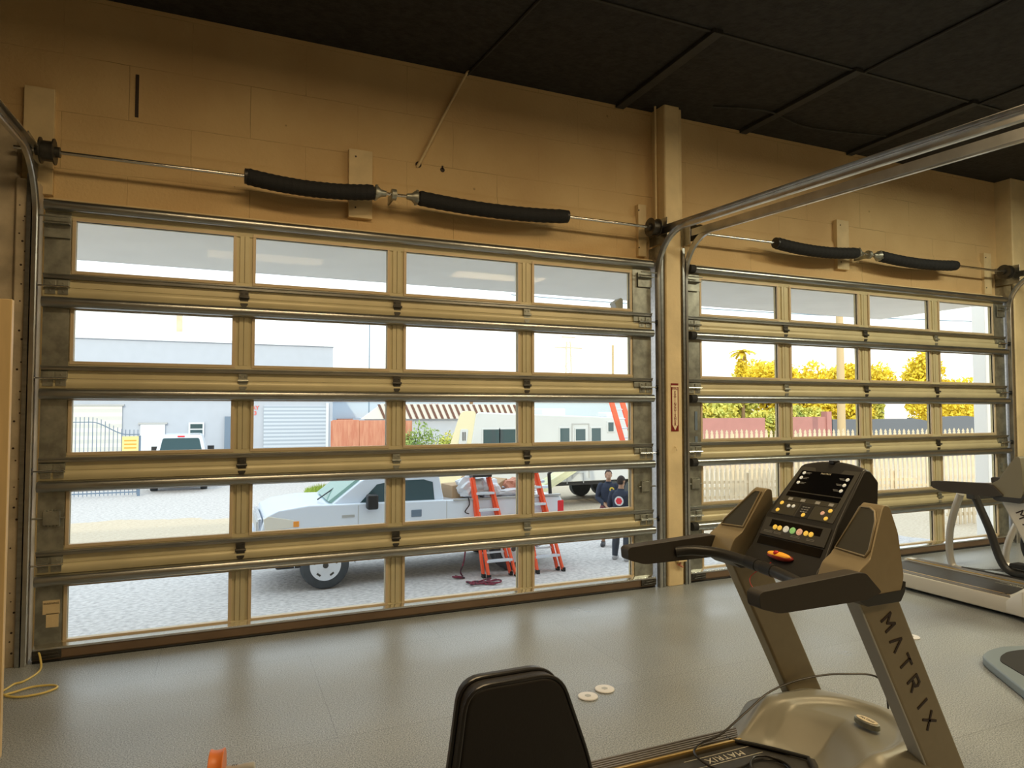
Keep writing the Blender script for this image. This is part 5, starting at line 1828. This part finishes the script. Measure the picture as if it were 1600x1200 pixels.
for x_ in (11.9, 12.7):
    for yy in (-0.95, 0.95):
        obj('tyre', one(lathe, [(0.2, -0.11), (0.36, -0.10), (0.36, 0.10), (0.2, 0.11)], (RX(x_), yy, 0.36), 'y', 24), MT['tyre'], t, smooth=True)
for yy in (-0.8, 0.8):
    bx('jack_leg', MT['greyp'], t, RX(7.2) - 0.04, RX(7.2) + 0.04, yy - 0.04, yy + 0.04, 0, RZ(-0.55))

# long timber leaning on the trailer
def plank(name, a, b_, w_, h_, m, label, cat):
    a, b_ = Vector(a), Vector(b_)
    d_ = (b_ - a)
    bm = bmesh.new()
    bmesh.ops.create_cube(bm, size=1, matrix=Matrix.Diagonal((d_.length, w_, h_, 1)))
    o = obj(name, bm, m, None, bevel=0.008)
    o.location = (a + b_) / 2
    o.rotation_euler = d_.to_track_quat('X', 'Z').to_euler()
    return tag(o, label, cat)
a_, b2 = Vector((8.123, 9.5, -0.515)), Vector((11.558, 12.2, -0.388))
low_ = Vector((6.2, 8.3, -1.10))
plank('timber_beam', (6.1, 9.1, -1.12), (10.62, 12.38, 0.02), 0.30, 0.22, MT['timber'], 'long pale timber beam leaning up against the camper behind the men', 'beam')

# ---- rust-red fence panels, striped roof, hedge, distant wall
o = empty('rusty_fence', (5.9, 19, GZ), 'rust-red sheet metal fence between the white building and the hedge', 'fence')
for k in range(3):
    bx('fence_panel', MT['rust'], o, -1.42 + k * 0.95, -0.49 + k * 0.95, -0.04 + 0.02 * (k % 2), 0.02 + 0.02 * (k % 2), 0.0, 2.50 - 0.02 * k, 0.01)
for k in range(4):
    bx('fence_post', MT['rust'], o, -1.46 + k * 0.95, -1.40 + k * 0.95, 0.0, 0.08, 0.0, 2.46)
o = empty('striped_shed', (9.0, 24.0, GZ), 'shed with a brown and white slatted sloping roof above the hedge', 'shed')
bm = bmesh.new()
prism(bm, [(-2.6, 2.45), (5.4, 2.45), (5.4, 3.10), (-1.7, 3.12)], -0.10, 0.10, 'y')
obj('roof_face', bm, mat('white_roof_sheet', (0.72, 0.70, 0.66), 0.7), o)
for k in range(26):
    x_ = -2.2 + k * 0.29
    bm = bmesh.new()
    prism(bm, [(x_, 2.46), (x_ + 0.11, 2.46), (x_ - 0.17, 3.09), (x_ - 0.28, 3.09)], -0.14, -0.09, 'y')
    if x_ - 0.28 > -2.1:
        obj('roof_slat', bm, mat('brown_roof_slat', (0.16, 0.08, 0.06), 0.8) if k == 0 or 'brown_roof_slat' not in bpy.data.materials else bpy.data.materials['brown_roof_slat'], o)
    else:
        bm.free()
bx('shed_wall', MT['bldwhite'], o, -2.4, 5.3, 0.1, 3.0, 0.0, 2.5)
o = empty('low_annex', (7.5, 34.0, GZ), 'pale blue annex wall behind the rusty fence with red painted marks', 'building')
bx('annex_wall', mat('pale_blue_wall', (0.55, 0.65, 0.75), 0.8), o, -1.3, 26, 0, 3, 0, 3.30)
bx('annex_coping', MT['whitepaint'], o, -1.35, 26.1, -0.05, 3.05, 3.30, 3.42)
bx('brown_gutter', MT['rust'], o, -0.6, 1.6, -0.5, -0.1, 0, 2.35)
text('wall_lettering', '18 M', 0.30, MT['redtext'], o, (5.1, -0.02, 3.10), (1, 0, 0), (0, 0, 1), 0.004, bold=0.008)


def foliage(c_, r_, n_, size, m, parent, name='foliage', seed=1, flat=0.0):
    rr_ = random.Random(seed)
    bm = bmesh.new()
    blobs = [(Vector((rr_.uniform(-.55, .55) * r_[0], rr_.uniform(-.55, .55) * r_[1], rr_.uniform(-.5, .5) * r_[2])), rr_.uniform(.35, .6)) for _ in range(9)]
    for k in range(n_):
        bc, br_ = rr_.choice(blobs)
        d_ = Vector((rr_.gauss(0, 1), rr_.gauss(0, 1), rr_.gauss(0, 1))).normalized() * (rr_.random() ** 0.35) * br_
        p = Vector(c_) + bc + Vector((d_.x * r_[0], d_.y * r_[1], d_.z * r_[2]))
        u = Vector((rr_.gauss(0, 1), rr_.gauss(0, 1), rr_.gauss(0, 1))).normalized()
        v = u.cross(Vector((rr_.gauss(0, 1), rr_.gauss(0, 1), rr_.gauss(0, 1)))).normalized()
        s_ = size * rr_.uniform(0.6, 1.3)
        a, b_, c2, d2_ = (p - u * s_, p - v * s_ * 0.45, p + u * s_, p + v * s_ * 0.45)
        bm.faces.new([bm.verts.new(q_) for q_ in (a, b_, c2, d2_)])
    return obj(name, bm, m, parent)


o = empty('hedge', (7.9, 18.6, GZ), 'bushy green hedge below the striped roof', 'hedge')
foliage((-0.3, 0, 1.25), (1.15, 0.5, 1.35), 2600, 0.07, MT['leaf'], o, seed=11)
foliage((1.0, 0.1, 1.15), (1.15, 0.5, 1.35), 2600, 0.07, MT['leafg'], o, seed=12)
foliage((0.3, 0.2, 0.7), (1.6, 0.5, 0.8), 1600, 0.07, MT['leaf'], o, seed=13)
obj('stem', one(tube, [(0, 0, 0), (0.05, 0, 1.2)], 0.05, 6), MT['bark'], o)
# grass patch
rr_ = random.Random(5)
bm = bmesh.new()
for k in range(5200):
    a = rr_.uniform(0, 2 * PI)
    r_ = math.sqrt(rr_.random())
    x_, y_ = 4.75 + math.cos(a) * r_ * 1.25, 18.2 + math.sin(a) * r_ * 2.1
    h_ = rr_.uniform(0.08, 0.22)
    th = rr_.uniform(0, PI)
    dx_, dy_ = math.cos(th) * 0.02, math.sin(th) * 0.02
    bm.faces.new([bm.verts.new(q_) for q_ in ((x_ - dx_, y_ - dy_, GZ), (x_ + dx_, y_ + dy_, GZ), (x_ + rr_.uniform(-.05, .05), y_ + rr_.uniform(-.05, .05), GZ + h_))])
o = obj('grass_patch', bm, MT['grass'], None)
tag(o, 'patch of bright green grass beyond the truck windscreen', 'grass', kind='stuff')
o = empty('small_palm', (13.6, 30, GZ), 'tip of a small palm just above the trailer roof line', 'palm tree')
obj('trunk', one(tube, [(0, 0, 0), (0, 0, 3.9)], 0.1, 8), MT['bark'], o)
def fronds(parent, z, n_, ln, m, seed=3, w=0.05):
    rr2 = random.Random(seed)
    for k in range(n_):
        a = 2 * PI * k / n_ + rr2.uniform(-.2, .2)
        el = rr2.uniform(0.2, 1.1)
        bm = bmesh.new()
        prev = None
        pts = []
        for i in range(9):
            t_ = i / 8
            pts.append(Vector((math.cos(a) * ln * t_ * math.cos(el * (1 - t_)), math.sin(a) * ln * t_ * math.cos(el * (1 - t_)), z + ln * (math.sin(el) * t_ - 0.75 * t_ * t_))))
        for i in range(8):
            d_ = (pts[i + 1] - pts[i]).normalized()
            sd_ = d_.cross(Vector((0, 0, 1))).normalized()
            for s_ in (-1, 1):
                for j_ in range(3):
                    p = pts[i].lerp(pts[i + 1], j_ / 3)
                    tip = p + sd_ * s_ * ln * 0.28 * (1 - abs(i / 8 - 0.4)) + d_ * 0.12 * ln - Vector((0, 0, 0.08 * ln))
                    bm.faces.new([bm.verts.new(q_) for q_ in (p, p + d_ * w, tip)])
        obj('frond', bm, m, parent)
fronds(o, 3.9, 9, 0.9, MT['leafy'])

# ---- poles and pylon
o = empty('utility_pole', (30.2, 20, GZ), 'tall pale wooden utility pole seen through the middle of the right door', 'utility pole')
obj('pole_shaft', one(tube, [(0, 0, 0), (0, 0, 9.3)], [0.21, 0.17], 12), MT['pole'], o, smooth=True)
o = empty('pylon', (25.0, 40, GZ), 'thin pylon with crossarms in the sky above the trailer', 'pylon')
bm = bmesh.new()
for s in (-1, 1):
    tube(bm, [(s * 0.38, 0, 0), (s * 0.16, 0, 8.0)], 0.05, 5)
for k in range(11):
    s = 1 if k % 2 else -1
    z = 0.5 + k * 0.7
    tube(bm, [(s * 0.36, 0, z), (-s * 0.30, 0, z + 0.7)], 0.025, 4)
obj('mast', bm, MT['picket'], o)
for z, wd in ((7.55, 1.15), (8.35, 0.55)):
    obj('crossarm', one(tube, [(-wd, 0, z), (wd, 0, z)], 0.05, 5), MT['picket'], o)
o = empty('thin_pole', (28.9, 40, GZ), 'thin bare pole right of the pylon in the sky', 'pole')
obj('pole_shaft', one(tube, [(0, 0, 0), (0, 0, 7.9)], 0.09, 6), MT['pole'], o)
o = empty('antenna_mast', (7.45, 27.5, GZ), 'very thin mast in the sky right of the white building', 'mast')
obj('pole_shaft', one(tube, [(0, 0, 0), (0, 0, 7.2)], 0.03, 6), MT['cable'], o)

# ---- pink wall, grey sheds, fences, trees beyond the right door
o = empty('pink_wall', (24.5, 22.5, GZ), 'low pink block wall behind the picket fence', 'wall')
bx('wall_run', MT['pink'], o, -2.6, 3.0, 0, 0.25, 0, 2.42)
bx('wall_run', MT['pink'], o, 4.4, 7.4, 0, 0.25, 0, 2.46)
bx('wall_post', MT['pink'], o, 7.4, 7.75, -0.08, 0.33, 0, 2.75)
o = empty('grey_shed', (38, 22.5, GZ), 'long dark grey sheet wall behind the picket fence, right part', 'shed')
bx('sheet_wall', MT['greywall'], o, -5.6, 1.4, 0, 0.3, 0, 2.30)
bm = bmesh.new()
prism(bm, [(1.4, 0), (8.2, 0), (8.2, 2.30), (6.6, 2.45), (4.6, 2.42), (3.4, 2.10), (1.4, 2.35)], 0.4, 0.7, 'y')
obj('sheet_wall', bm, MT['greywall'], o)


def picket_run(name, p0, p1, h, pitch, wd, label, group, gap=None, cap=98):
    a, b_ = Vector(p0), Vector(p1)
    d_ = b_ - a
    L = d_.length
    ang = math.atan2(d_.y, d_.x)
    f = empty(name, p0, label, 'fence', group, rz=ang)
    n_ = int(L / pitch)
    first = None
    rr2 = random.Random(int(L * 10))
    for k in range(n_):
        x_ = k * pitch
        if k < cap:
            if first is None:
                bm = bmesh.new()
                prism(bm, [(-wd / 2, 0.02), (wd / 2, 0.02), (wd / 2, h - 0.14), (wd * 0.22, h - 0.12), (wd / 2, h - 0.09), (0, h), (-wd / 2, h - 0.09), (-wd * 0.22, h - 0.12), (-wd / 2, h - 0.14)], -0.012, 0.012, 'y')
                first = obj('picket', bm, MT['picket'], f)
                first.location = (0, 0, 0)
            else:
                c2 = first.copy()
                COL.objects.link(c2)
                c2.location = (x_, 0, rr2.uniform(-0.03, 0.02))
                c2.parent = f
    if n_ > cap:
        bm = bmesh.new()
        for k in range(cap, n_):
            x_ = k * pitch
            prism(bm, [(x_ - wd / 2, 0.02), (x_ + wd / 2, 0.02), (x_ + wd / 2, h - 0.09), (x_, h), (x_ - wd / 2, h - 0.09)], -0.012, 0.012, 'y')
        obj('more_pickets', bm, MT['picket'], f)['kind'] = 'stuff'
    for z in (0.25, h - 0.42):
        bx('fence_rail', MT['picket'], f, -0.1, L, 0.012, 0.05, z - 0.04, z + 0.04)
    k = 0
    while k * 2.4 < L:
        bx('fence_post', MT['picket'], f, k * 2.4 + 0.05, k * 2.4 + 0.15, 0.03, 0.13, 0, h - 0.15)
        k += 1
    return f
picket_run('picket_fence', (14.2, 13.2, GZ), (29.5, 9.0, GZ), 2.20, 0.175, 0.095, 'tall weathered picket fence across the yard outside the right door', None)
picket_run('picket_fence', (13.0, 11.2, GZ), (20.8, 9.1, GZ), 1.12, 0.15, 0.075, 'lower bleached picket fence standing in front of the tall one', None)
picket_run('picket_fence', (17.6, 5.9, GZ), (24.5, 5.2, GZ), 0.95, 0.15, 0.075, 'short picket fence near the white post, low in the right door', None)


def tree(name, loc, tr_h, cr, n_, size, m, label, seed):
    t = empty(name, loc, label, 'tree', 'sunlit trees beyond the picket fence')
    obj('trunk', one(tube, smooth_path([(0, 0, 0), (0.1, 0, tr_h * 0.5), (0, 0.05, tr_h)], 4), 0.14, 8), MT['bark'], t, smooth=True)
    foliage((0, 0, tr_h), cr, n_, size, m, t, 'crown', seed)
    return t
# x positions along a line about 24-30 m out
def at_px(px, Y):
    # direction angle for a point seen at column px (used only to lay the row of trees out along the yard)
    a = YAW + math.atan((px - 800) / 1056.71)
    return 0.92446 + (Y + 5.35) * math.tan(a)
row = [(1105, 25.2, 1.9, (2.3, 1.2, 1.2), 'leafg', 'low green tree at the left edge of the right door'),
       (1150, 27, 2.6, (2.2, 1.5, 1.6), 'leafg', 'green leafy tree above the left end of the pink wall'),
       (1195, 27, 3.5, (2.6, 1.5, 1.9), 'leafy', 'yellow tree at the top of the first column of panes in the right door'),
       (1205, 25, 1.3, (2.3, 1.2, 1.5), 'leafg', 'dense green bush hanging over the gap in the pink wall'),
       (1250, 26, 3.0, (2.6, 1.5, 1.5), 'leafy', 'yellow-orange tree above the pink wall, left of the pole'),
       (1262, 24.5, 1.8, (2.0, 1.2, 1.0), 'leafg', 'green bush right above the second stretch of pink wall'),
       (1295, 26, 3.5, (2.6, 1.5, 1.9), 'leafy', 'tall yellow tree directly left of the utility pole'),
       (1335, 25, 3.2, (2.4, 1.5, 1.9), 'leafy', 'yellow tree directly right of the utility pole'),
       (1356, 26, 3.4, (0.9, 1.2, 1.8), 'leafg', 'thin green tree at the left of the third column of panes'),
       (1441, 26, 4.1, (1.6, 1.5, 3.2), 'leafy', 'tallest bright yellow tree in the third column of panes'),
       (1490, 26, 2.8, (3.0, 1.5, 1.6), 'leafy', 'yellow-green tree in the last column of panes'),
       (1522, 26, 2.6, (1.8, 1.5, 1.5), 'leafy', 'orange-yellow tree next to the white post')]
for i_, (px, Y, th, cr, m_, lab) in enumerate(row):
    tree('broadleaf_tree', (at_px(px, Y), Y, GZ), th + 0.35, (cr[0], cr[1], cr[2] * 1.2), 6000, 0.16, MT[m_], lab, 20 + i_)
o = empty('palm_tree', (at_px(1161, 26), 26, GZ), 'slim palm sticking up above the trees at the left of the right door', 'palm tree')
obj('trunk', one(tube, [(0, 0, 0), (0, 0, 6.2)], 0.10, 8), MT['bark'], o)
fronds(o, 6.2, 16, 0.75, MT['leafy'], 8, 0.08)
foliage((0, 0, 5.4), (0.35, 0.35, 0.9), 500, 0.14, MT['leafy'], o, 'crown', 77)

# small grey fixture on the building outside the top right pane of the left door
bm = bmesh.new()
prism(bm, [(-0.02, 0.05), (0.055, 0.10), (0.075, 0.08), (0.075, -0.03), (0.02, -0.04)], 0.0, 0.10, 'y')
o = obj('wedge_fixture', bm, MT['greyp'], None, bevel=0.008)
o.location = (4.33, 0.10, 2.60)
tag(o, 'small grey wedge-shaped fixture outside the top right pane of the left door', 'outdoor lamp')


# ================================================================== PEOPLE
def person(loc, rz, label, joints, clothes, look=(0, 0), hair_len=0):
    """joints: dict of body points (facing -y, metres above the ground); one fused body surface, clothing as shells"""
    t = empty('person', loc, label, 'person', rz=rz)
    J = joints
    bm = bmesh.new()
    def oring(c_, rx, ry, n=20):
        return [bm.verts.new((c_[0] + math.cos(2 * PI * k / n) * rx, c_[1] + math.sin(2 * PI * k / n) * ry, c_[2])) for k in range(n)]
    def loft(rows):
        rings = [oring(*r_) for r_ in rows]
        for a_, b_ in zip(rings, rings[1:]):
            for k in range(len(a_)):
                bm.faces.new((a_[k], a_[(k + 1) % len(a_)], b_[(k + 1) % len(a_)], b_[k]))
        bm.faces.new(rings[0][::-1])
        bm.faces.new(rings[-1])
    pv, wa, ch, n0, n1 = (Vector(J[k]) for k in ('pelvis', 'waist', 'chest', 'neck0', 'neck1'))
    loft([(pv - Vector((0, 0, .12)), .10, .09), (pv - Vector((0, 0, .05)), .165, .115), (pv + Vector((0, 0, .03)), .17, .12), (wa, .150, .108), (wa.lerp(ch, .5), .165, .115),
          (ch, .185, .125), (ch + Vector((0, .005, .07)), .185, .115), (n0 - Vector((0, 0, .03)), .13, .085), (n0, .075, .068), (n1, .056, .06), (n1 + Vector((0, 0, .07)), .05, .055)])
    def limb(seq):
        pts_, rr_ = [], []
        for k in range(len(seq) - 1):
            a_, ra = seq[k]
            b_, rb = seq[k + 1]
            for q_ in range(6):
                t_ = q_ / 6
                pts_.append(Vector(a_).lerp(Vector(b_), t_))
                rr_.append(ra + (rb - ra) * t_)
        pts_.append(Vector(seq[-1][0]))
        rr_.append(seq[-1][1])
        tube(bm, pts_, rr_, 14)
        for p_, r_ in seq:
            ellipsoid(bm, p_, (r_, r_, r_), 12, 8)
    for e_ in ('l', 'r'):
        sh_, el_, wr_ = Vector(J['sh' + e_]), Vector(J['el' + e_]), Vector(J['wr' + e_])
        limb([(sh_ * 0.92 + ch * 0.08, .066), (sh_.lerp(el_, .35), .056), (el_, .043), (el_.lerp(wr_, .3), .045), (wr_, .028)])
        hp_, kn_, an_, to_ = (Vector(J[k + e_]) for k in ('hip', 'kn', 'an', 'to'))
        limb([(hp_, .092), (hp_.lerp(kn_, .4), .082), (kn_, .058), (kn_.lerp(an_, .35), .060), (an_, .040)])
        limb([(an_ - Vector((0, -.03, .045)), .042), (an_.lerp(to_, .5) - Vector((0, 0, .02)), .044), (to_, .034)])
    # head, face, ears, hands
    h = Vector(J['neck1']) + Vector((0, -0.015, 0.115))
    ly, lp = look
    Rm = Matrix.Rotation(ly, 4, 'Z') @ Matrix.Rotation(lp, 4, 'X')
    def hb(c_, r_, seg=14, rg=10):
        ret = bmesh.ops.create_uvsphere(bm, u_segments=seg, v_segments=rg, radius=1)
        for v in ret['verts']:
            p = Vector((c_[0] + v.co.x * r_[0], c_[1] + v.co.y * r_[1], c_[2] + v.co.z * r_[2]))
            v.co = h + (Rm @ p.to_4d()).to_3d()
    hb((0, 0.01, 0.02), (.076, .095, .105), 20, 14)
    hb((0, -0.035, -0.055), (.052, .055, .05))
    hb((0, -0.092, -0.005), (.014, .022, .026))
    hb((0, -0.078, -0.045), (.026, .014, .009))
    for s in (-1, 1):
        hb((s * 0.078, 0.012, 0.0), (.010, .018, .030))
        hb((s * 0.030, -0.078, 0.028), (.018, .010, .007))
    for s, w_, e_ in ((1, 'wrl', 'ell'), (-1, 'wrr', 'elr')):
        wv = Vector(J[w_]); d_ = (wv - Vector(J[e_])).normalized()
        sdv = d_.cross(Vector((0, 0, 1)))
        sdv = sdv.normalized() if sdv.length > 0.1 else Vector((1, 0, 0))
        pc = wv + d_ * 0.045
        ret = bmesh.ops.create_uvsphere(bm, u_segments=10, v_segments=8, radius=1)
        for v in ret['verts']:
            q_ = v.co.copy()
            v.co = pc + d_ * q_.x * 0.055 + sdv * q_.y * 0.040 + d_.cross(sdv) * q_.z * 0.018
        for k in range(4):
            b0 = pc + d_ * 0.04 + sdv * (k - 1.5) * 0.019
            ln = (0.062, 0.072, 0.068, 0.052)[k]
            cr = d_.cross(sdv)
            tube(bm, [b0, b0 + d_ * ln * 0.5, b0 + d_ * ln * 0.85 - cr * 0.018, b0 + d_ * ln * 0.9 - cr * 0.036], [0.0095, 0.009, 0.008, 0.007], 6)
        b0 = pc - sdv * 0.03
        tube(bm, [b0, b0 - sdv * 0.025 + d_ * 0.02, b0 - sdv * 0.030 + d_ * 0.05], [0.011, 0.010, 0.008], 6)
    me3 = bpy.data.meshes.new('body')
    bm.to_mesh(me3)
    bm.free()
    tmp2 = bpy.data.objects.new('tmp2', me3)
    COL.objects.link(tmp2)
    rm = tmp2.modifiers.new('rm', 'REMESH')
    rm.mode = 'VOXEL'
    rm.voxel_size = 0.011
    rm.use_smooth_shade = True
    sm = tmp2.modifiers.new('sm', 'SMOOTH')
    sm.factor = 0.5
    sm.iterations = 2
    dg = bpy.context.evaluated_depsgraph_get()
    body_me = bpy.data.meshes.new_from_object(tmp2.evaluated_get(dg))
    body_me.name = 'body'
    bpy.data.objects.remove(tmp2)
    body_me.materials.clear()
    body_me.materials.append(MT['skin'])
    for p in body_me.polygons:
        p.use_smooth = True
    body_o = bpy.data.objects.new('body', body_me)
    COL.objects.link(body_o)
    body_o.parent = t

    def segd(p, a, b_):
        a, b_ = Vector(a), Vector(b_)
        ab = b_ - a
        tt = max(0, min(1, (p - a).dot(ab) / ab.length_squared))
        return (p - (a + ab * tt)).length, tt
    def shell(name, pred, off, m):
        b2_ = bmesh.new()
        b2_.from_mesh(body_me)
        b2_.normal_update()
        kill = [f for f in b2_.faces if not pred(f.calc_center_median())]
        bmesh.ops.delete(b2_, geom=kill, context='FACES')
        b2_.normal_update()
        for v in b2_.verts:
            v.co += v.normal * off
        geom = bmesh.ops.solidify(b2_, geom=b2_.faces[:], thickness=off * 0.8)
        o_ = obj(name, b2_, m, t, smooth=True, angle=80)
        return o_
    H = h
    def is_head(p):
        return p.z > J['neck0'][2] + 0.045
    def near_arm(p, upto):
        best = 9
        for s, a, b_ in (('l', 'shl', 'ell'), ('l', 'ell', 'wrl'), ('r', 'shr', 'elr'), ('r', 'elr', 'wrr')):
            d_, tt = segd(p, J[a], J[b_])
            if b_.startswith('wr') and tt > upto:
                continue
            best = min(best, d_)
        return best
    def hand(p):
        for e_, w_ in (('ell', 'wrl'), ('elr', 'wrr')):
            d_ = (Vector(J[w_]) - Vector(J[e_])).normalized()
            if (p - Vector(J[w_])).dot(d_) > -0.01 and (p - Vector(J[w_])).length < 0.2:
                return True
        return False
    hipz = J['pelvis'][2]
    tr = shell('shirt', lambda p: (not is_head(p)) and not hand(p) and (p.z > hipz - 0.10 or near_arm(p, 0.97) < 0.07), 0.016, clothes[0])
    cuff = clothes[3]
    shell('trousers', lambda p: p.z < hipz + 0.02 and p.z > cuff and near_arm(p, 2) > 0.065 and not hand(p), 0.020, clothes[1])
    shell('shoes', lambda p: p.z < 0.105, 0.014, clothes[2])
    def hairp(p):
        q_ = Rm.to_3x3().inverted() @ (p - H)
        return q_.z > 0.052 + 0.02 * (q_.y < -0.04) or (q_.y > 0.045 and q_.z > -0.045 - hair_len) or (abs(q_.x) > 0.06 and q_.z > 0.03 and q_.y > -0.02)
    shell('hair', lambda p: is_head(p) and hairp(p), 0.012, MT['hair'])
    return t, Rm, H


J1 = dict(pelvis=(0, 0, .93), waist=(0, 0.0, 1.08), chest=(0, -0.005, 1.30), neck0=(0, 0.0, 1.46), neck1=(0, -0.02, 1.53),
          shl=(.19, 0, 1.40), ell=(.25, 0.0, 1.12), wrl=(.08, -0.20, 0.98), shr=(-.19, 0, 1.40), elr=(-.26, 0.01, 1.12), wrr=(-.06, -0.20, 0.96),
          hipl=(.10, 0, .86), knl=(.12, -0.02, .48), anl=(.13, 0.02, .09), tol=(.15, -0.14, .04), hipr=(-.10, 0, .86), knr=(-.12, -0.02, .48), anr=(-.13, 0.02, .09), tor=(-.15, -0.14, .04))
p1, Rm1, H1 = person((8.42, 7.0, GZ), -0.95, 'standing man in a navy long-sleeved top with a yellow chest emblem, looking up', J1, (MT['navy'], MT['shorts'], MT['darkshoe'], 0.42), look=(0.15, -0.30))
p1.rotation_euler.z = -0.55
p1.scale = (0.9, 0.9, 0.9)
bm = one(lathe, [(0.055, -0.160), (0.052, -0.152)], (0.075, 0, 1.33), 'y', 20)
em = obj('chest_emblem', bm, MT['emby'], p1)
bm = one(lathe, [(0.026, -0.164), (0.026, -0.158)], (0.075, 0, 1.33), 'y', 6)
obj('emblem_mark', bm, MT['dtext'], p1)
J2 = dict(J1)
J2.update(wrl=(.12, -0.27, 1.18), ell=(.27, -0.04, 1.14), wrr=(-.10, -0.26, 1.16), elr=(-.27, -0.05, 1.13), knl=(.13, -0.05, .48), anl=(.15, -0.02, .09), tol=(.17, -0.18, .04))
p2, Rm2, H2 = person((7.93, 5.75, GZ), 2.2, 'standing person turned away in a dark shirt with a white and red back emblem', J2, (MT['navy'], MT['jeans'], MT['shoe'], 0.08), look=(-0.2, 0.05))
bm = one(lathe, [(0.10, 0.150), (0.098, 0.158)], (-0.02, 0, 1.26), 'y', 20)
em = obj('back_emblem', bm, MT['whitepaint'], p2)
bm = one(lathe, [(0.075, 0.154), (0.073, 0.163)], (-0.02, 0, 1.26), 'y', 6)
obj('emblem_mark', bm, MT['taillight'], p2)

p2.scale = (0.9, 0.9, 0.9)
